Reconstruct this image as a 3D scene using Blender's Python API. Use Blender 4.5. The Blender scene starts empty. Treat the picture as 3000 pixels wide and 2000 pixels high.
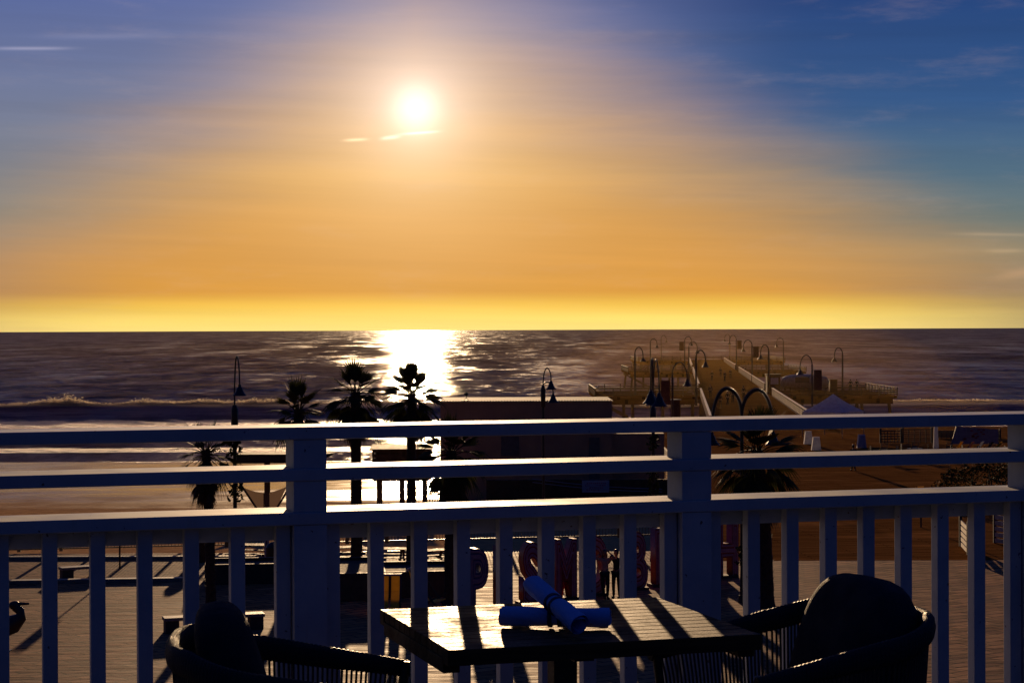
import bpy, bmesh, math, random
import numpy as np
from mathutils import Vector, Matrix, noise as mnoise
random.seed(7)
sc = bpy.context.scene
C = sc.collection
PI = math.pi
sc.view_settings.view_transform = 'Standard'; sc.view_settings.look = 'None'; sc.view_settings.exposure = 0; sc.view_settings.gamma = 1
sc.render.engine = 'CYCLES'; sc.cycles.use_denoising = True; sc.cycles.max_bounces = 6; sc.cycles.transparent_max_bounces = 8
sc.cycles.sample_clamp_indirect = 4.0
FPX, CX, CY, EYE = 5833.0, 1500.0, 1000.0, 9.2      # focal length in photo pixels, eye height over the plaza
ROLL, PITCH = math.radians(0.23), math.atan(34/FPX)

# ------------------------------------------------------------------ camera
fwd = Vector((0, math.cos(PITCH), -math.sin(PITCH)))
r0 = Vector((1, 0, 0)); u0 = r0.cross(fwd)
Rr = (math.cos(ROLL)*r0 - math.sin(ROLL)*u0); Ur = (math.cos(ROLL)*u0 + math.sin(ROLL)*r0)
cam_d = bpy.data.cameras.new('camera'); cam = bpy.data.objects.new('camera', cam_d); C.objects.link(cam)
m = Matrix.Identity(4)
for i in range(3):
    m[i][0] = Rr[i]; m[i][1] = Ur[i]; m[i][2] = -fwd[i]
m[2][3] = EYE
cam.matrix_world = m
cam_d.sensor_width = 36; cam_d.lens = 36*FPX/3000; cam_d.clip_start = 0.05; cam_d.clip_end = 200000
sc.camera = cam

def ray(px, py):
    return fwd + (px-CX)/FPX*Rr - (py-CY)/FPX*Ur
def at(px, py, z=0.0):                     # the point of the level plane z seen at a photo pixel
    d = ray(px, py); t = (z-EYE)/d.z
    return Vector((d.x*t, d.y*t, z))
def atY(px, py, Y):                        # the point at distance Y seen at a photo pixel
    d = ray(px, py); t = Y/d.y
    return Vector((d.x*t, Y, EYE+d.z*t))

# ------------------------------------------------------------------ mesh helper
class MB:
    def __init__(s): s.v = []; s.f = []
    def add(s, vs, fs):
        n = len(s.v); s.v += [tuple(q) for q in vs]; s.f += [tuple(i+n for i in q) for q in fs]; return s
    def box(s, c, d, rz=0.0, rx=0.0):
        M = Matrix.Rotation(rz, 3, 'Z') @ Matrix.Rotation(rx, 3, 'X')
        c = Vector(c); vs = []
        for z in (-.5, .5):
            for x, y in ((-.5, -.5), (.5, -.5), (.5, .5), (-.5, .5)):
                vs.append(c + M @ Vector((x*d[0], y*d[1], z*d[2])))
        return s.add(vs, [(3, 2, 1, 0), (4, 5, 6, 7), (0, 1, 5, 4), (1, 2, 6, 5), (2, 3, 7, 6), (3, 0, 4, 7)])
    def beam(s, a, b, w, h):
        a = Vector(a); b = Vector(b); d = (b-a).normalized()
        side = d.cross(Vector((0, 0, 1)))
        if side.length < 1e-3: side = Vector((1, 0, 0))
        side.normalize(); up = side.cross(d)
        vs = []
        for p in (a, b):
            for i, j in ((-.5, -.5), (.5, -.5), (.5, .5), (-.5, .5)): vs.append(p+side*i*w+up*j*h)
        return s.add(vs, [(0, 1, 2, 3), (7, 6, 5, 4), (0, 4, 5, 1), (1, 5, 6, 2), (2, 6, 7, 3), (3, 7, 4, 0)])
    def tube(s, pts, r, n=8, caps=True):
        pts = [Vector(p) for p in pts]; k = len(pts)
        rs = r if isinstance(r, (list, tuple)) else [r]*k
        vs = []; fs = []; side = None
        for i, p in enumerate(pts):
            d = (pts[min(i+1, k-1)]-pts[max(i-1, 0)]).normalized()
            if side is None:
                side = d.cross(Vector((0, 0, 1)))
                if side.length < 1e-3: side = Vector((1, 0, 0))
            side = (side - d*side.dot(d)).normalized(); up = d.cross(side)
            for j in range(n):
                a = 2*PI*j/n; vs.append(p+(side*math.cos(a)+up*math.sin(a))*rs[i])
        for i in range(k-1):
            for j in range(n):
                a = i*n+j; b = i*n+(j+1) % n; fs.append((a, b, b+n, a+n))
        if caps: fs.append(tuple(range(n-1, -1, -1))); fs.append(tuple(range((k-1)*n, k*n)))
        return s.add(vs, fs)
    def lathe(s, c, prof, n=16):
        c = Vector(c); vs = []; fs = []
        for r, z in prof:
            for j in range(n):
                a = 2*PI*j/n; vs.append(c+Vector((r*math.cos(a), r*math.sin(a), z)))
        for i in range(len(prof)-1):
            for j in range(n):
                a = i*n+j; b = i*n+(j+1) % n; fs.append((a, b, b+n, a+n))
        fs.append(tuple(range(n-1, -1, -1))); fs.append(tuple(range((len(prof)-1)*n, len(prof)*n)))
        return s.add(vs, fs)
    def ball(s, c, r, n=12, k=8, sq=(1, 1, 1)):
        c = Vector(c); vs = []; fs = []
        for i in range(k+1):
            t = PI*i/k
            for j in range(n):
                a = 2*PI*j/n
                vs.append(c+Vector((r*sq[0]*math.sin(t)*math.cos(a), r*sq[1]*math.sin(t)*math.sin(a), r*sq[2]*math.cos(t))))
        for i in range(k):
            for j in range(n):
                a = i*n+j; b = i*n+(j+1) % n; fs.append((a, a+n, b+n, b))
        return s.add(vs, fs)
    def prism(s, out, w):            # closed outline of (a, b) pairs in the x-z plane, extruded along y by w
        n = len(out)
        vs = [(a, -w/2, b) for a, b in out]+[(a, w/2, b) for a, b in out]
        fs = [tuple(range(n)), tuple(range(2*n-1, n-1, -1))]+[(i, i+n, (i+1) % n+n, (i+1) % n) for i in range(n)]
        return s.add(vs, fs)
    def build(s, name, mat, parent=None, smooth=False, world=False, bevel=0.0, org=None):
        me = bpy.data.meshes.new(name)
        off = org if org is not None else (parent.location if (world and parent) else Vector((0, 0, 0)))
        me.from_pydata([tuple(Vector(q)-off) for q in s.v], [], s.f); me.update()
        bm = bmesh.new(); bm.from_mesh(me)
        if smooth: bmesh.ops.remove_doubles(bm, verts=bm.verts, dist=1e-5)
        bmesh.ops.recalc_face_normals(bm, faces=bm.faces)
        if bevel:
            bmesh.ops.bevel(bm, geom=bm.edges[:], offset=bevel, segments=2, affect='EDGES', profile=.5)
        bm.to_mesh(me); bm.free()
        me.materials.append(mat)
        if smooth:
            for p in me.polygons: p.use_smooth = True
            try: me.set_sharp_from_angle(angle=math.radians(50))
            except Exception: pass
        o = bpy.data.objects.new(name, me); C.objects.link(o)
        if parent: o.parent = parent
        elif org is not None: o.location = org
        return o

def tag(o, label=None, cat=None, group=None, kind=None):
    if label: o['label'] = label
    if cat: o['category'] = cat
    if group: o['group'] = group
    if kind: o['kind'] = kind
    return o
def thing(name, label, cat, loc=(0, 0, 0), rz=0.0, group=None):
    o = bpy.data.objects.new(name, None); C.objects.link(o); o.location = loc; o.rotation_euler = (0, 0, rz)
    o.empty_display_size = .3
    return tag(o, label, cat, group)
def dup(root, loc, rz=0.0, label=None, group=None, scale=None):
    r = root.copy(); C.objects.link(r); r.location = loc; r.rotation_euler = (0, 0, rz)
    if label: r['label'] = label
    if group: r['group'] = group
    if scale: r.scale = scale
    for ch in list(root.children):
        c = ch.copy(); C.objects.link(c); c.parent = r
        for g in list(ch.children):
            d = g.copy(); C.objects.link(d); d.parent = c
    return r

# ------------------------------------------------------------------ node helpers and materials
def lin(c):
    return tuple((x/12.92 if x <= .04045 else ((x+.055)/1.055)**2.4) for x in (q/255 for q in c[:3]))+(1,)
class NT:
    def __init__(s, nt): s.nt = nt; nt.nodes.clear()
    def n(s, t, **k):
        x = s.nt.nodes.new(t)
        for a, b in k.items():
            setattr(x, a, b)
        return x
    def l(s, a, b): s.nt.links.new(a, b)
    def m(s, op, a, b=None, c=None, clamp=False):
        x = s.n('ShaderNodeMath', operation=op, use_clamp=clamp)
        for i, q in enumerate((a, b, c)):
            if q is None: continue
            if isinstance(q, (int, float)): x.inputs[i].default_value = q
            else: s.l(q, x.inputs[i])
        return x.outputs[0]
    def rng(s, v, a, b, c=0.0, d=1.0, smooth=True):
        x = s.n('ShaderNodeMapRange', interpolation_type='SMOOTHSTEP' if smooth else 'LINEAR')
        s.l(v, x.inputs[0])
        for i, q in enumerate((a, b, c, d)): x.inputs[i+1].default_value = q
        return x.outputs[0]
    def mix(s, f, a, b, bt='MIX'):
        x = s.n('ShaderNodeMix', data_type='RGBA', blend_type=bt)
        for i, q in ((0, f), (6, a), (7, b)):
            if isinstance(q, (int, float)): x.inputs[i].default_value = q
            elif isinstance(q, tuple): x.inputs[i].default_value = q
            else: s.l(q, x.inputs[i])
        return x.outputs[2]
    def ramp(s, v, stops):
        x = s.n('ShaderNodeValToRGB'); e = x.color_ramp.elements
        while len(e) < len(stops): e.new(.5)
        for i, (p, c) in enumerate(stops): e[i].position = p; e[i].color = c
        s.l(v, x.inputs[0]); return x.outputs[0]
    def coord(s, scale=(1, 1, 1), rot=0.0, kind='Object'):
        t = s.n('ShaderNodeTexCoord'); mp = s.n('ShaderNodeMapping')
        mp.inputs['Scale'].default_value = scale; mp.inputs['Rotation'].default_value = (0, 0, rot)
        s.l(t.outputs[kind], mp.inputs[0]); return mp.outputs[0]
    def pos(s, scale=(1, 1, 1), rot=0.0):
        t = s.n('ShaderNodeNewGeometry'); mp = s.n('ShaderNodeMapping')
        mp.inputs['Scale'].default_value = scale; mp.inputs['Rotation'].default_value = (0, 0, rot)
        s.l(t.outputs['Position'], mp.inputs[0]); return mp.outputs[0]
    def noise(s, vec, scale, detail=4, rough=.55, out=0, dist=0.0):
        x = s.n('ShaderNodeTexNoise'); x.inputs['Scale'].default_value = scale; x.inputs['Detail'].default_value = detail
        x.inputs['Roughness'].default_value = rough; x.inputs['Distortion'].default_value = dist
        if vec is not None: s.l(vec, x.inputs['Vector'])
        return x.outputs[out]
    def bump(s, h, strength, dist, nrm=None):
        x = s.n('ShaderNodeBump'); x.inputs['Strength'].default_value = strength; x.inputs['Distance'].default_value = dist
        s.l(h, x.inputs['Height'])
        if nrm is not None: s.l(nrm, x.inputs['Normal'])
        return x.outputs[0]
def mat(name, c1, c2=None, rough=.6, scale=4.0, metal=0.0, bump=.0, bscale=40.0, vscale=(1, 1, 1), spec=.5, coat=0.0,
        emis=None, transl=0.0, hazy=0.0):
    M = bpy.data.materials.new(name); M.use_nodes = True; T = NT(M.node_tree)
    P = T.n('ShaderNodeBsdfPrincipled'); O = T.n('ShaderNodeOutputMaterial')
    v = T.coord(vscale)
    c2 = c2 or tuple(x*.7 for x in c1)
    nz = T.noise(v, scale, 5)
    T.l(T.mix(T.rng(nz, .32, .68), tuple(c1)+(1,), tuple(c2)+(1,)), P.inputs['Base Color'])
    r2 = T.noise(v, scale*3.1, 3)
    T.l(T.rng(r2, .3, .7, max(.03, rough*.8), min(1, rough*1.2), False), P.inputs['Roughness'])
    P.inputs['Metallic'].default_value = metal; P.inputs['Specular IOR Level'].default_value = spec
    P.inputs['Coat Weight'].default_value = coat
    if bump: T.l(T.bump(T.noise(v, bscale, 4), bump, .01), P.inputs['Normal'])
    if emis: P.inputs['Emission Color'].default_value = tuple(emis[:3])+(1,); P.inputs['Emission Strength'].default_value = emis[3]
    out = P.outputs[0]
    if transl:
        tb = T.n('ShaderNodeBsdfTranslucent'); tb.inputs[0].default_value = tuple(c1)+(1,)
        mx = T.n('ShaderNodeMixShader'); mx.inputs[0].default_value = transl
        T.l(out, mx.inputs[1]); T.l(tb.outputs[0], mx.inputs[2]); out = mx.outputs[0]
    T.l(out, O.inputs[0]); return M

def paint_mat():
    M = bpy.data.materials.new('white_rail_paint'); M.use_nodes = True; T = NT(M.node_tree)
    P = T.n('ShaderNodeBsdfPrincipled'); O = T.n('ShaderNodeOutputMaterial')
    v = T.coord(); big = T.noise(v, 5, 5, .6); grain = T.noise(T.coord((3, 3, 60), 0), 3, 4, .6); chip = T.noise(v, 55, 3, .5); drip = T.noise(T.coord((60, 60, 3)), 1.2, 4, .6)
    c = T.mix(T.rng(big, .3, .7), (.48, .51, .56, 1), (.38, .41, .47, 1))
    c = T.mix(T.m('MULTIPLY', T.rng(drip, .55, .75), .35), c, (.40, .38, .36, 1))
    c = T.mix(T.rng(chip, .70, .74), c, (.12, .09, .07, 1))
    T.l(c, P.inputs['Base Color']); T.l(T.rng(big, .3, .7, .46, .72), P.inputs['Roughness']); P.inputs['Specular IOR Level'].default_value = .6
    b1 = T.bump(grain, .25, .0012); b2 = T.bump(big, .2, .006, b1); T.l(T.bump(T.rng(chip, .69, .75), -.5, .001, b2), P.inputs['Normal'])
    T.l(P.outputs[0], O.inputs[0]); return M
PAINT = paint_mat()
BLACKM = mat('black_metal', (.012, .012, .014), (.02, .019, .018), rough=.4, bump=.2)
ROPE = mat('black_rope', (.012, .012, .016), (.02, .02, .026), rough=.55, bump=.8, bscale=300)
CUSH = mat('black_cushion_cloth', (.012, .014, .022), (.008, .009, .014), rough=.85, bump=.6, bscale=260)
NAPK = mat('shade_blue_napkin_cloth', (.40, .54, .95), (.30, .44, .84), rough=.95, bump=.5, bscale=420)  # white cloth; the blue cast of the shade is put into its colour
BAND = mat('dark_napkin_band', (.01, .015, .06), rough=.6)
PALMT = mat('palm_trunk', (.05, .035, .022), (.02, .014, .01), rough=.9, scale=8, bump=1, bscale=30)
FROND = mat('palm_leaf', (.035, .04, .012), (.05, .04, .01), rough=.8, transl=.12, spec=.15)
SKIRT = mat('dead_palm_leaf', (.06, .04, .02), (.03, .02, .01), rough=.8, transl=.08)
WOOD = mat('weathered_pier_wood', (.10, .05, .017), (.06, .03, .011), rough=.75, scale=2, bump=.4)
PIERLAMP = mat('dark_pier_lamp_metal', (.03, .018, .01), rough=.5)
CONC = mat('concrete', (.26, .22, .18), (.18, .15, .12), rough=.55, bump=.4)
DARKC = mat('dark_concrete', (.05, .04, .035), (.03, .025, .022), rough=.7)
WALL = mat('building_plaster', (.40, .24, .13), (.32, .19, .11), rough=.9, scale=.6)
RED = mat('red_letter_paint', (.30, .022, .016), (.2, .015, .012), rough=.45)
LBLUE = mat('purple_letter_paint', (.05, .03, .16), (.03, .02, .1), rough=.45)
INLINE = mat('pale_letter_stripe', (.42, .22, .28), rough=.5)
YELL = mat('yellow_slats', (.75, .5, .03), (.6, .38, .02), rough=.5, transl=.3)
WHITE = mat('white_canvas', (.80, .80, .80), rough=.6, transl=.25)
SILVER = mat('silver_trailer_metal', (.42, .34, .26), rough=.35, metal=.6)
SKIN = mat('skin', (.35, .18, .11), rough=.5)
HAIR = mat('dark_hair', (.02, .012, .008), rough=.4)
PINKC = mat('peach_top_cloth', (.85, .45, .3), rough=.8, transl=.2)
BLACKC = mat('black_cloth', (.012, .012, .014), rough=.8)
LEAF = mat('shrub_leaf', (.02, .026, .008), (.03, .032, .01), rough=.9, transl=.06, spec=.1)
SOIL = mat('soil', (.05, .035, .025), rough=.95)
SIGNM = mat('sign_face', (.35, .33, .4), (.3, .27, .36), rough=.5)

# ------------------------------------------------------------------ world: sunset sky
SAZ, SEL = (1222-CX)/FPX, (966-322)/FPX
sun_dir = Vector((math.sin(SAZ)*math.cos(SEL), math.cos(SAZ)*math.cos(SEL), math.sin(SEL)))
LEL = math.radians(5.7)
W = bpy.data.worlds.new('World'); sc.world = W; W.use_nodes = True
T = NT(W.node_tree)
tc = T.n('ShaderNodeTexCoord'); sx = T.n('ShaderNodeSeparateXYZ'); T.l(tc.outputs['Generated'], sx.inputs[0])
el = T.m('ARCSINE', sx.outputs[2]); az = T.m('ARCTAN2', sx.outputs[0], sx.outputs[1])
da = T.m('SUBTRACT', az, SAZ); ada = T.m('ABSOLUTE', da)
cmb = T.n('ShaderNodeCombineXYZ'); T.l(T.m('MULTIPLY', az, 5), cmb.inputs[0]); T.l(T.m('MULTIPLY', el, 42), cmb.inputs[1])
wisp = T.noise(cmb.outputs[0], 1.0, 6, .6)
cmb2 = T.n('ShaderNodeCombineXYZ'); T.l(T.m('MULTIPLY', az, 14), cmb2.inputs[0]); T.l(T.m('MULTIPLY', el, 60), cmb2.inputs[1]); cmb2.inputs[2].default_value = 4
wisp2 = T.noise(cmb2.outputs[0], 1.0, 6, .65)
elw = T.m('ADD', el, T.m('MULTIPLY', T.m('SUBTRACT', wisp, .5), .014))
def er(x): return x/.5
eln = T.m('MULTIPLY', elw, 2.0, clamp=True)
warm = T.ramp(T.m('MULTIPLY', el, 2.0, clamp=True), [(er(a), lin(c)) for a, c in ((0, (255, 224, 128)), (.006, (255, 220, 112)), (.0125, (243, 194, 80)), (.019, (216, 152, 64)),
      (.034, (214, 152, 74)), (.056, (215, 156, 82)), (.078, (216, 163, 94)), (.111, (208, 159, 112)), (.137, (192, 149, 124)), (.165, (176, 142, 142)), (.30, (104, 94, 114)), (.5, (72, 70, 98)))])
cool = T.ramp(eln, [(er(a), lin(c)) for a, c in ((0, (120, 108, 100)), (.035, (128, 128, 112)), (.057, (102, 118, 120)), (.078, (78, 108, 130)), (.111, (46, 86, 136)),
      (.165, (28, 64, 122)), (.3, (18, 44, 106)), (.5, (11, 30, 84)))])
pur = T.ramp(eln, [(er(a), lin(c)) for a, c in ((0, (150, 120, 100)), (.06, (132, 132, 128)), (.111, (112, 122, 152)), (.165, (84, 102, 156)), (.3, (68, 74, 124)), (.5, (48, 54, 100)))])
lf = T.m('MULTIPLY', T.rng(da, .20, .05), T.rng(da, -.5, -.25))
cool = T.mix(lf, cool, pur)
s_ = T.m('ADD', T.m('ADD', el, T.m('ADD', T.m('MULTIPLY', ada, .56), T.m('MULTIPLY', T.m('MAXIMUM', T.m('MULTIPLY', da, -1), 0.0), .12))), T.m('MULTIPLY', T.m('SUBTRACT', wisp, .5), .05))
B = T.rng(s_, .095, .235)
sky = T.mix(B, warm, cool)
# long faint bands of haze
cmb3 = T.n('ShaderNodeCombineXYZ'); T.l(T.m('MULTIPLY', az, 3), cmb3.inputs[0]); T.l(T.m('MULTIPLY', T.m('ADD', el, T.m('MULTIPLY', az, .03)), 75), cmb3.inputs[1]); cmb3.inputs[2].default_value = 9
hz3 = T.noise(cmb3.outputs[0], 1.0, 5, .6)
gm = T.n('ShaderNodeVectorMath', operation='SCALE'); T.l(sky, gm.inputs[0]); T.l(T.rng(hz3, .28, .72, .92, 1.07, False), gm.inputs['Scale']); sky = gm.outputs[0]
# faint wisps
sky = T.mix(T.m('MULTIPLY', T.rng(wisp2, .50, .8), .09), sky, lin((222, 190, 170)))
vm = T.n('ShaderNodeVectorMath', operation='DOT_PRODUCT'); T.l(tc.outputs['Generated'], vm.inputs[0]); vm.inputs[1].default_value = sun_dir
th2 = T.m('MULTIPLY', T.m('SUBTRACT', 1.0, vm.outputs['Value']), 2.0)      # about the squared angle to the sun
def glow(sig, amp, col, base):
    g = T.m('MULTIPLY', T.m('POWER', 2.71828, T.m('MULTIPLY', th2, -1/(sig*sig))), amp)
    v = T.n('ShaderNodeVectorMath', operation='SCALE'); v.inputs[0].default_value = col[:3]; T.l(g, v.inputs['Scale'])
    a = T.n('ShaderNodeVectorMath', operation='ADD'); T.l(base, a.inputs[0]); T.l(v.outputs[0], a.inputs[1]); return a.outputs[0]
def blob(azc, elc, hw, hh, amp, tilt, base, col=(1, .8, .5)):
    dx = T.m('SUBTRACT', az, azc); dy = T.m('SUBTRACT', T.m('SUBTRACT', el, elc), T.m('MULTIPLY', dx, tilt))
    q = T.m('ADD', T.m('POWER', T.m('ABSOLUTE', T.m('DIVIDE', dx, hw)), 3.0), T.m('POWER', T.m('ABSOLUTE', T.m('DIVIDE', dy, hh)), 2.0))
    g = T.m('MULTIPLY', T.m('POWER', 2.71828, T.m('MULTIPLY', q, -1)), amp)
    v = T.n('ShaderNodeVectorMath', operation='SCALE'); v.inputs[0].default_value = col; T.l(g, v.inputs['Scale'])
    a = T.n('ShaderNodeVectorMath', operation='ADD'); T.l(base, a.inputs[0]); T.l(v.outputs[0], a.inputs[1]); return a.outputs[0]
sky = glow(.105, .045, (1, .75, .35), sky)
sky = glow(.066, .24, (1, .82, .50), sky)
sky = glow(.028, .30, (1, .95, .98), sky)
sky = glow(.0110, .5, (1, .97, .95), sky)
sky = blob(-.0778, .0950, .0055, .0007, .45, .05, sky)
sky = blob(-.0605, .0962, .0045, .0009, .45, .12, sky, (1, .9, .8))
sky = blob(-.0460, .0985, .0085, .0006, .5, .07, sky, (1, .9, .8))
sky = blob(-.2366, .1372, .018, .0008, .16, .03, sky, (1, .85, .9))
sky = blob(-.2000, .1440, .03, .0014, .05, .03, sky, (1, .85, .9))
sky = blob(.2400, .0455, .02, .0008, .10, -.03, sky, (1, .6, .3))
sky = blob(.2430, .0375, .009, .0010, .10, .0, sky, (1, .6, .3))
sky = blob(.2530, .0270, .014, .0022, .10, .18, sky, (1, .45, .2))
back = T.mix(T.rng(el, 0.0, .9), lin((0, 24, 66)), lin((1, 27, 76)))
sky = T.mix(T.m('MULTIPLY', T.rng(ada, .55, 1.5), .92), sky, back)
bg = T.n('ShaderNodeBackground'); T.l(sky, bg.inputs[0]); bg.inputs[1].default_value = 1.0
nish = T.n('ShaderNodeTexSky', sky_type='NISHITA', sun_disc=False)
nish.sun_elevation = LEL; nish.sun_rotation = SAZ
bg2 = T.n('ShaderNodeBackground'); T.l(nish.outputs[0], bg2.inputs[0]); bg2.inputs[1].default_value = .0006
ad = T.n('ShaderNodeAddShader'); T.l(bg.outputs[0], ad.inputs[0]); T.l(bg2.outputs[0], ad.inputs[1])
wo = T.n('ShaderNodeOutputWorld'); T.l(ad.outputs[0], wo.inputs[0])

sl = bpy.data.lights.new('sun', 'SUN'); sl.energy = 5.0; sl.angle = math.radians(.53); sl.color = (1, .66, .36)
so = bpy.data.objects.new('sun', sl); C.objects.link(so)
so.rotation_euler = Vector((math.sin(SAZ)*math.cos(LEL), math.cos(SAZ)*math.cos(LEL), math.sin(LEL))).to_track_quat('Z', 'Y').to_euler()

# ------------------------------------------------------------------ ground, beach, sea
def sheet(name, mtl, x0, x1, ys, zf, nx=2, kind='structure'):
    b = MB(); xs = [x0+(x1-x0)*i/(nx-1) for i in range(nx)]
    vs = [(x, y, zf(x, y)) for y in ys for x in xs]
    fs = [(j*nx+i, j*nx+i+1, (j+1)*nx+i+1, (j+1)*nx+i) for j in range(len(ys)-1) for i in range(nx-1)]
    b.add(vs, fs); o = b.build(name, mtl, smooth=(nx > 2)); return tag(o, kind=kind)

def paver_mat():
    M = bpy.data.materials.new('plaza_pavers'); M.use_nodes = True; T = NT(M.node_tree)
    P = T.n('ShaderNodeBsdfPrincipled'); O = T.n('ShaderNodeOutputMaterial')
    v = T.pos(rot=math.radians(-38))
    br = T.n('ShaderNodeTexBrick'); T.l(v, br.inputs['Vector']); br.inputs['Scale'].default_value = 1.0
    br.inputs['Brick Width'].default_value = .92; br.inputs['Row Height'].default_value = .45; br.inputs['Mortar Size'].default_value = .035
    br.inputs['Color1'].default_value = (.56, .27, .125, 1); br.inputs['Color2'].default_value = (.24, .11, .052, 1); br.inputs['Mortar'].default_value = (.04, .025, .018, 1)
    nz = T.noise(T.pos(), .5, 5, .6); nz2 = T.noise(T.pos(scale=(.35, 1.6, 1)), 1.3, 5, .65)
    c = T.mix(T.rng(nz, .35, .65), br.outputs[0], T.mix(.4, br.outputs[0], (.14, .09, .07, 1)))
    c = T.mix(T.m('MULTIPLY', T.rng(nz2, .45, .75), .5), c, (.62, .33, .16, 1))
    T.l(c, P.inputs['Base Color']); T.l(T.rng(nz2, .3, .7, .55, .8), P.inputs['Roughness']); P.inputs['IOR'].default_value = 1.05
    b1 = T.bump(br.outputs['Fac'], -.6, .012); T.l(T.bump(nz2, .6, .05, b1), P.inputs['Normal'])
    T.l(P.outputs[0], O.inputs[0]); return M
def plank_mat(name, c1, c2, w, rot, rough=.5, bumps=.5):
    M = bpy.data.materials.new(name); M.use_nodes = True; T = NT(M.node_tree)
    P = T.n('ShaderNodeBsdfDiffuse'); O = T.n('ShaderNodeOutputMaterial')
    v = T.pos(rot=rot)
    br = T.n('ShaderNodeTexBrick'); T.l(v, br.inputs['Vector']); br.inputs['Scale'].default_value = 1.0
    br.inputs['Brick Width'].default_value = 4.2; br.inputs['Row Height'].default_value = w; br.inputs['Mortar Size'].default_value = w*.07
    br.inputs['Color1'].default_value = c1+(1,); br.inputs['Color2'].default_value = c2+(1,); br.inputs['Mortar'].default_value = (.01, .007, .004, 1)
    nz = T.noise(T.pos(scale=(.3, 2.2, 1)), 1.1, 5, .6); n2 = T.noise(T.pos(scale=(.12, .3, 1)), 1.0, 6, .65)
    c = T.mix(T.m('MULTIPLY', T.rng(nz, .35, .7), .6), br.outputs[0], tuple(x*.4 for x in c2)+(1,))
    c = T.mix(T.m('MULTIPLY', T.rng(n2, .5, .75), .6), c, tuple(x*1.9 for x in c1)+(1,))
    T.l(c, P.inputs['Color']); P.inputs['Roughness'].default_value = 0
    T.l(T.bump(nz, .12, .03, T.bump(br.outputs['Fac'], -bumps*.5, .01)), P.inputs['Normal'])
    T.l(P.outputs[0], O.inputs[0]); return M
PAVE = paver_mat()
PLANK = plank_mat('boardwalk_planks', (.30, .13, .038), (.19, .08, .022), .28, math.radians(-5), .6)
DECKM = plank_mat('deck_boards', (.1, .09, .085), (.07, .065, .06), .14, math.radians(17), .6)
zsh = lambda x, y: 0.0
sheet('plaza', PAVE, -70, 90, [6.6, 40, 82.5], zsh)
# ground behind and under the restaurant reaching back
sheet('ground', mat('asphalt', (.05, .048, .045), rough=.8), -400, 400, [-400, 6.6], lambda x, y: -.02)

def beach_z(x, y):
    pts = ((82.5, -.9), (100, -1.4), (125, -2.3), (160, -3.45), (200, -3.98), (240, -4.6), (330, -6))
    for (a, za), (b, zb) in zip(pts, pts[1:]):
        if y <= b:
            t = (y-a)/(b-a); z = za+(zb-za)*t; break
    else: z = -6
    amp = .05 if y < 150 else .012
    return z+amp*mnoise.noise(Vector((x*.25, y*.5, 0)))+.03*mnoise.noise(Vector((x*.05, y*.08, 3)))
def beach_mat():
    M = bpy.data.materials.new('beach_sand'); M.use_nodes = True; T = NT(M.node_tree)
    P = T.n('ShaderNodeBsdfPrincipled'); O = T.n('ShaderNodeOutputMaterial')
    g = T.n('ShaderNodeNewGeometry'); sp = T.n('ShaderNodeSeparateXYZ'); T.l(g.outputs['Position'], sp.inputs[0])
    n1 = T.noise(T.pos(scale=(.03, .10, 1)), 1.0, 5, .6)
    wet = T.rng(T.m('ADD', sp.outputs[1], T.m('MULTIPLY', T.m('SUBTRACT', n1, .5), 60)), 128, 158)
    n2 = T.noise(T.pos(scale=(1, 1.4, 1)), 2.2, 6, .7); n3 = T.noise(T.pos(scale=(.25, 1.2, 1)), .7, 5, .6)
    dry = T.mix(T.rng(n2, .35, .65), (.66, .39, .18, 1), (.44, .25, .11, 1))
    T.l(T.mix(wet, dry, (.38, .23, .14, 1)), P.inputs['Base Color'])
    rr = T.mix(wet, (.75, .75, .75, 1), T.mix(T.rng(n3, .35, .7), (.09, .09, .09, 1), (.20, .20, .20, 1)))
    T.l(rr, P.inputs['Roughness'])
    T.l(T.m('ADD', 1.0, T.m('MULTIPLY', T.m('MULTIPLY', wet, T.rng(T.noise(T.pos(scale=(.22, .10, 1)), 1.0, 7, .7), .42, .56, .45, 1)), .10)), P.inputs['IOR'])
    bs = T.n('ShaderNodeBump'); bs.inputs['Distance'].default_value = .12
    T.l(T.m('MULTIPLY', T.m('SUBTRACT', 1.04, wet), .6), bs.inputs['Strength']); T.l(n2, bs.inputs['Height'])
    T.l(bs.outputs[0], P.inputs['Normal']); T.l(P.outputs[0], O.inputs[0]); return M
ys = [82.5+1.5*i for i in range(110)]
sheet('beach', beach_mat(), -130, 170, ys+[300, 420], beach_z, 150)
b = MB(); b.box((10, 82.45, -.52), (300, .3, 1.03)); o = b.build('seawall', CONC); tag(o, kind='structure')

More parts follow.
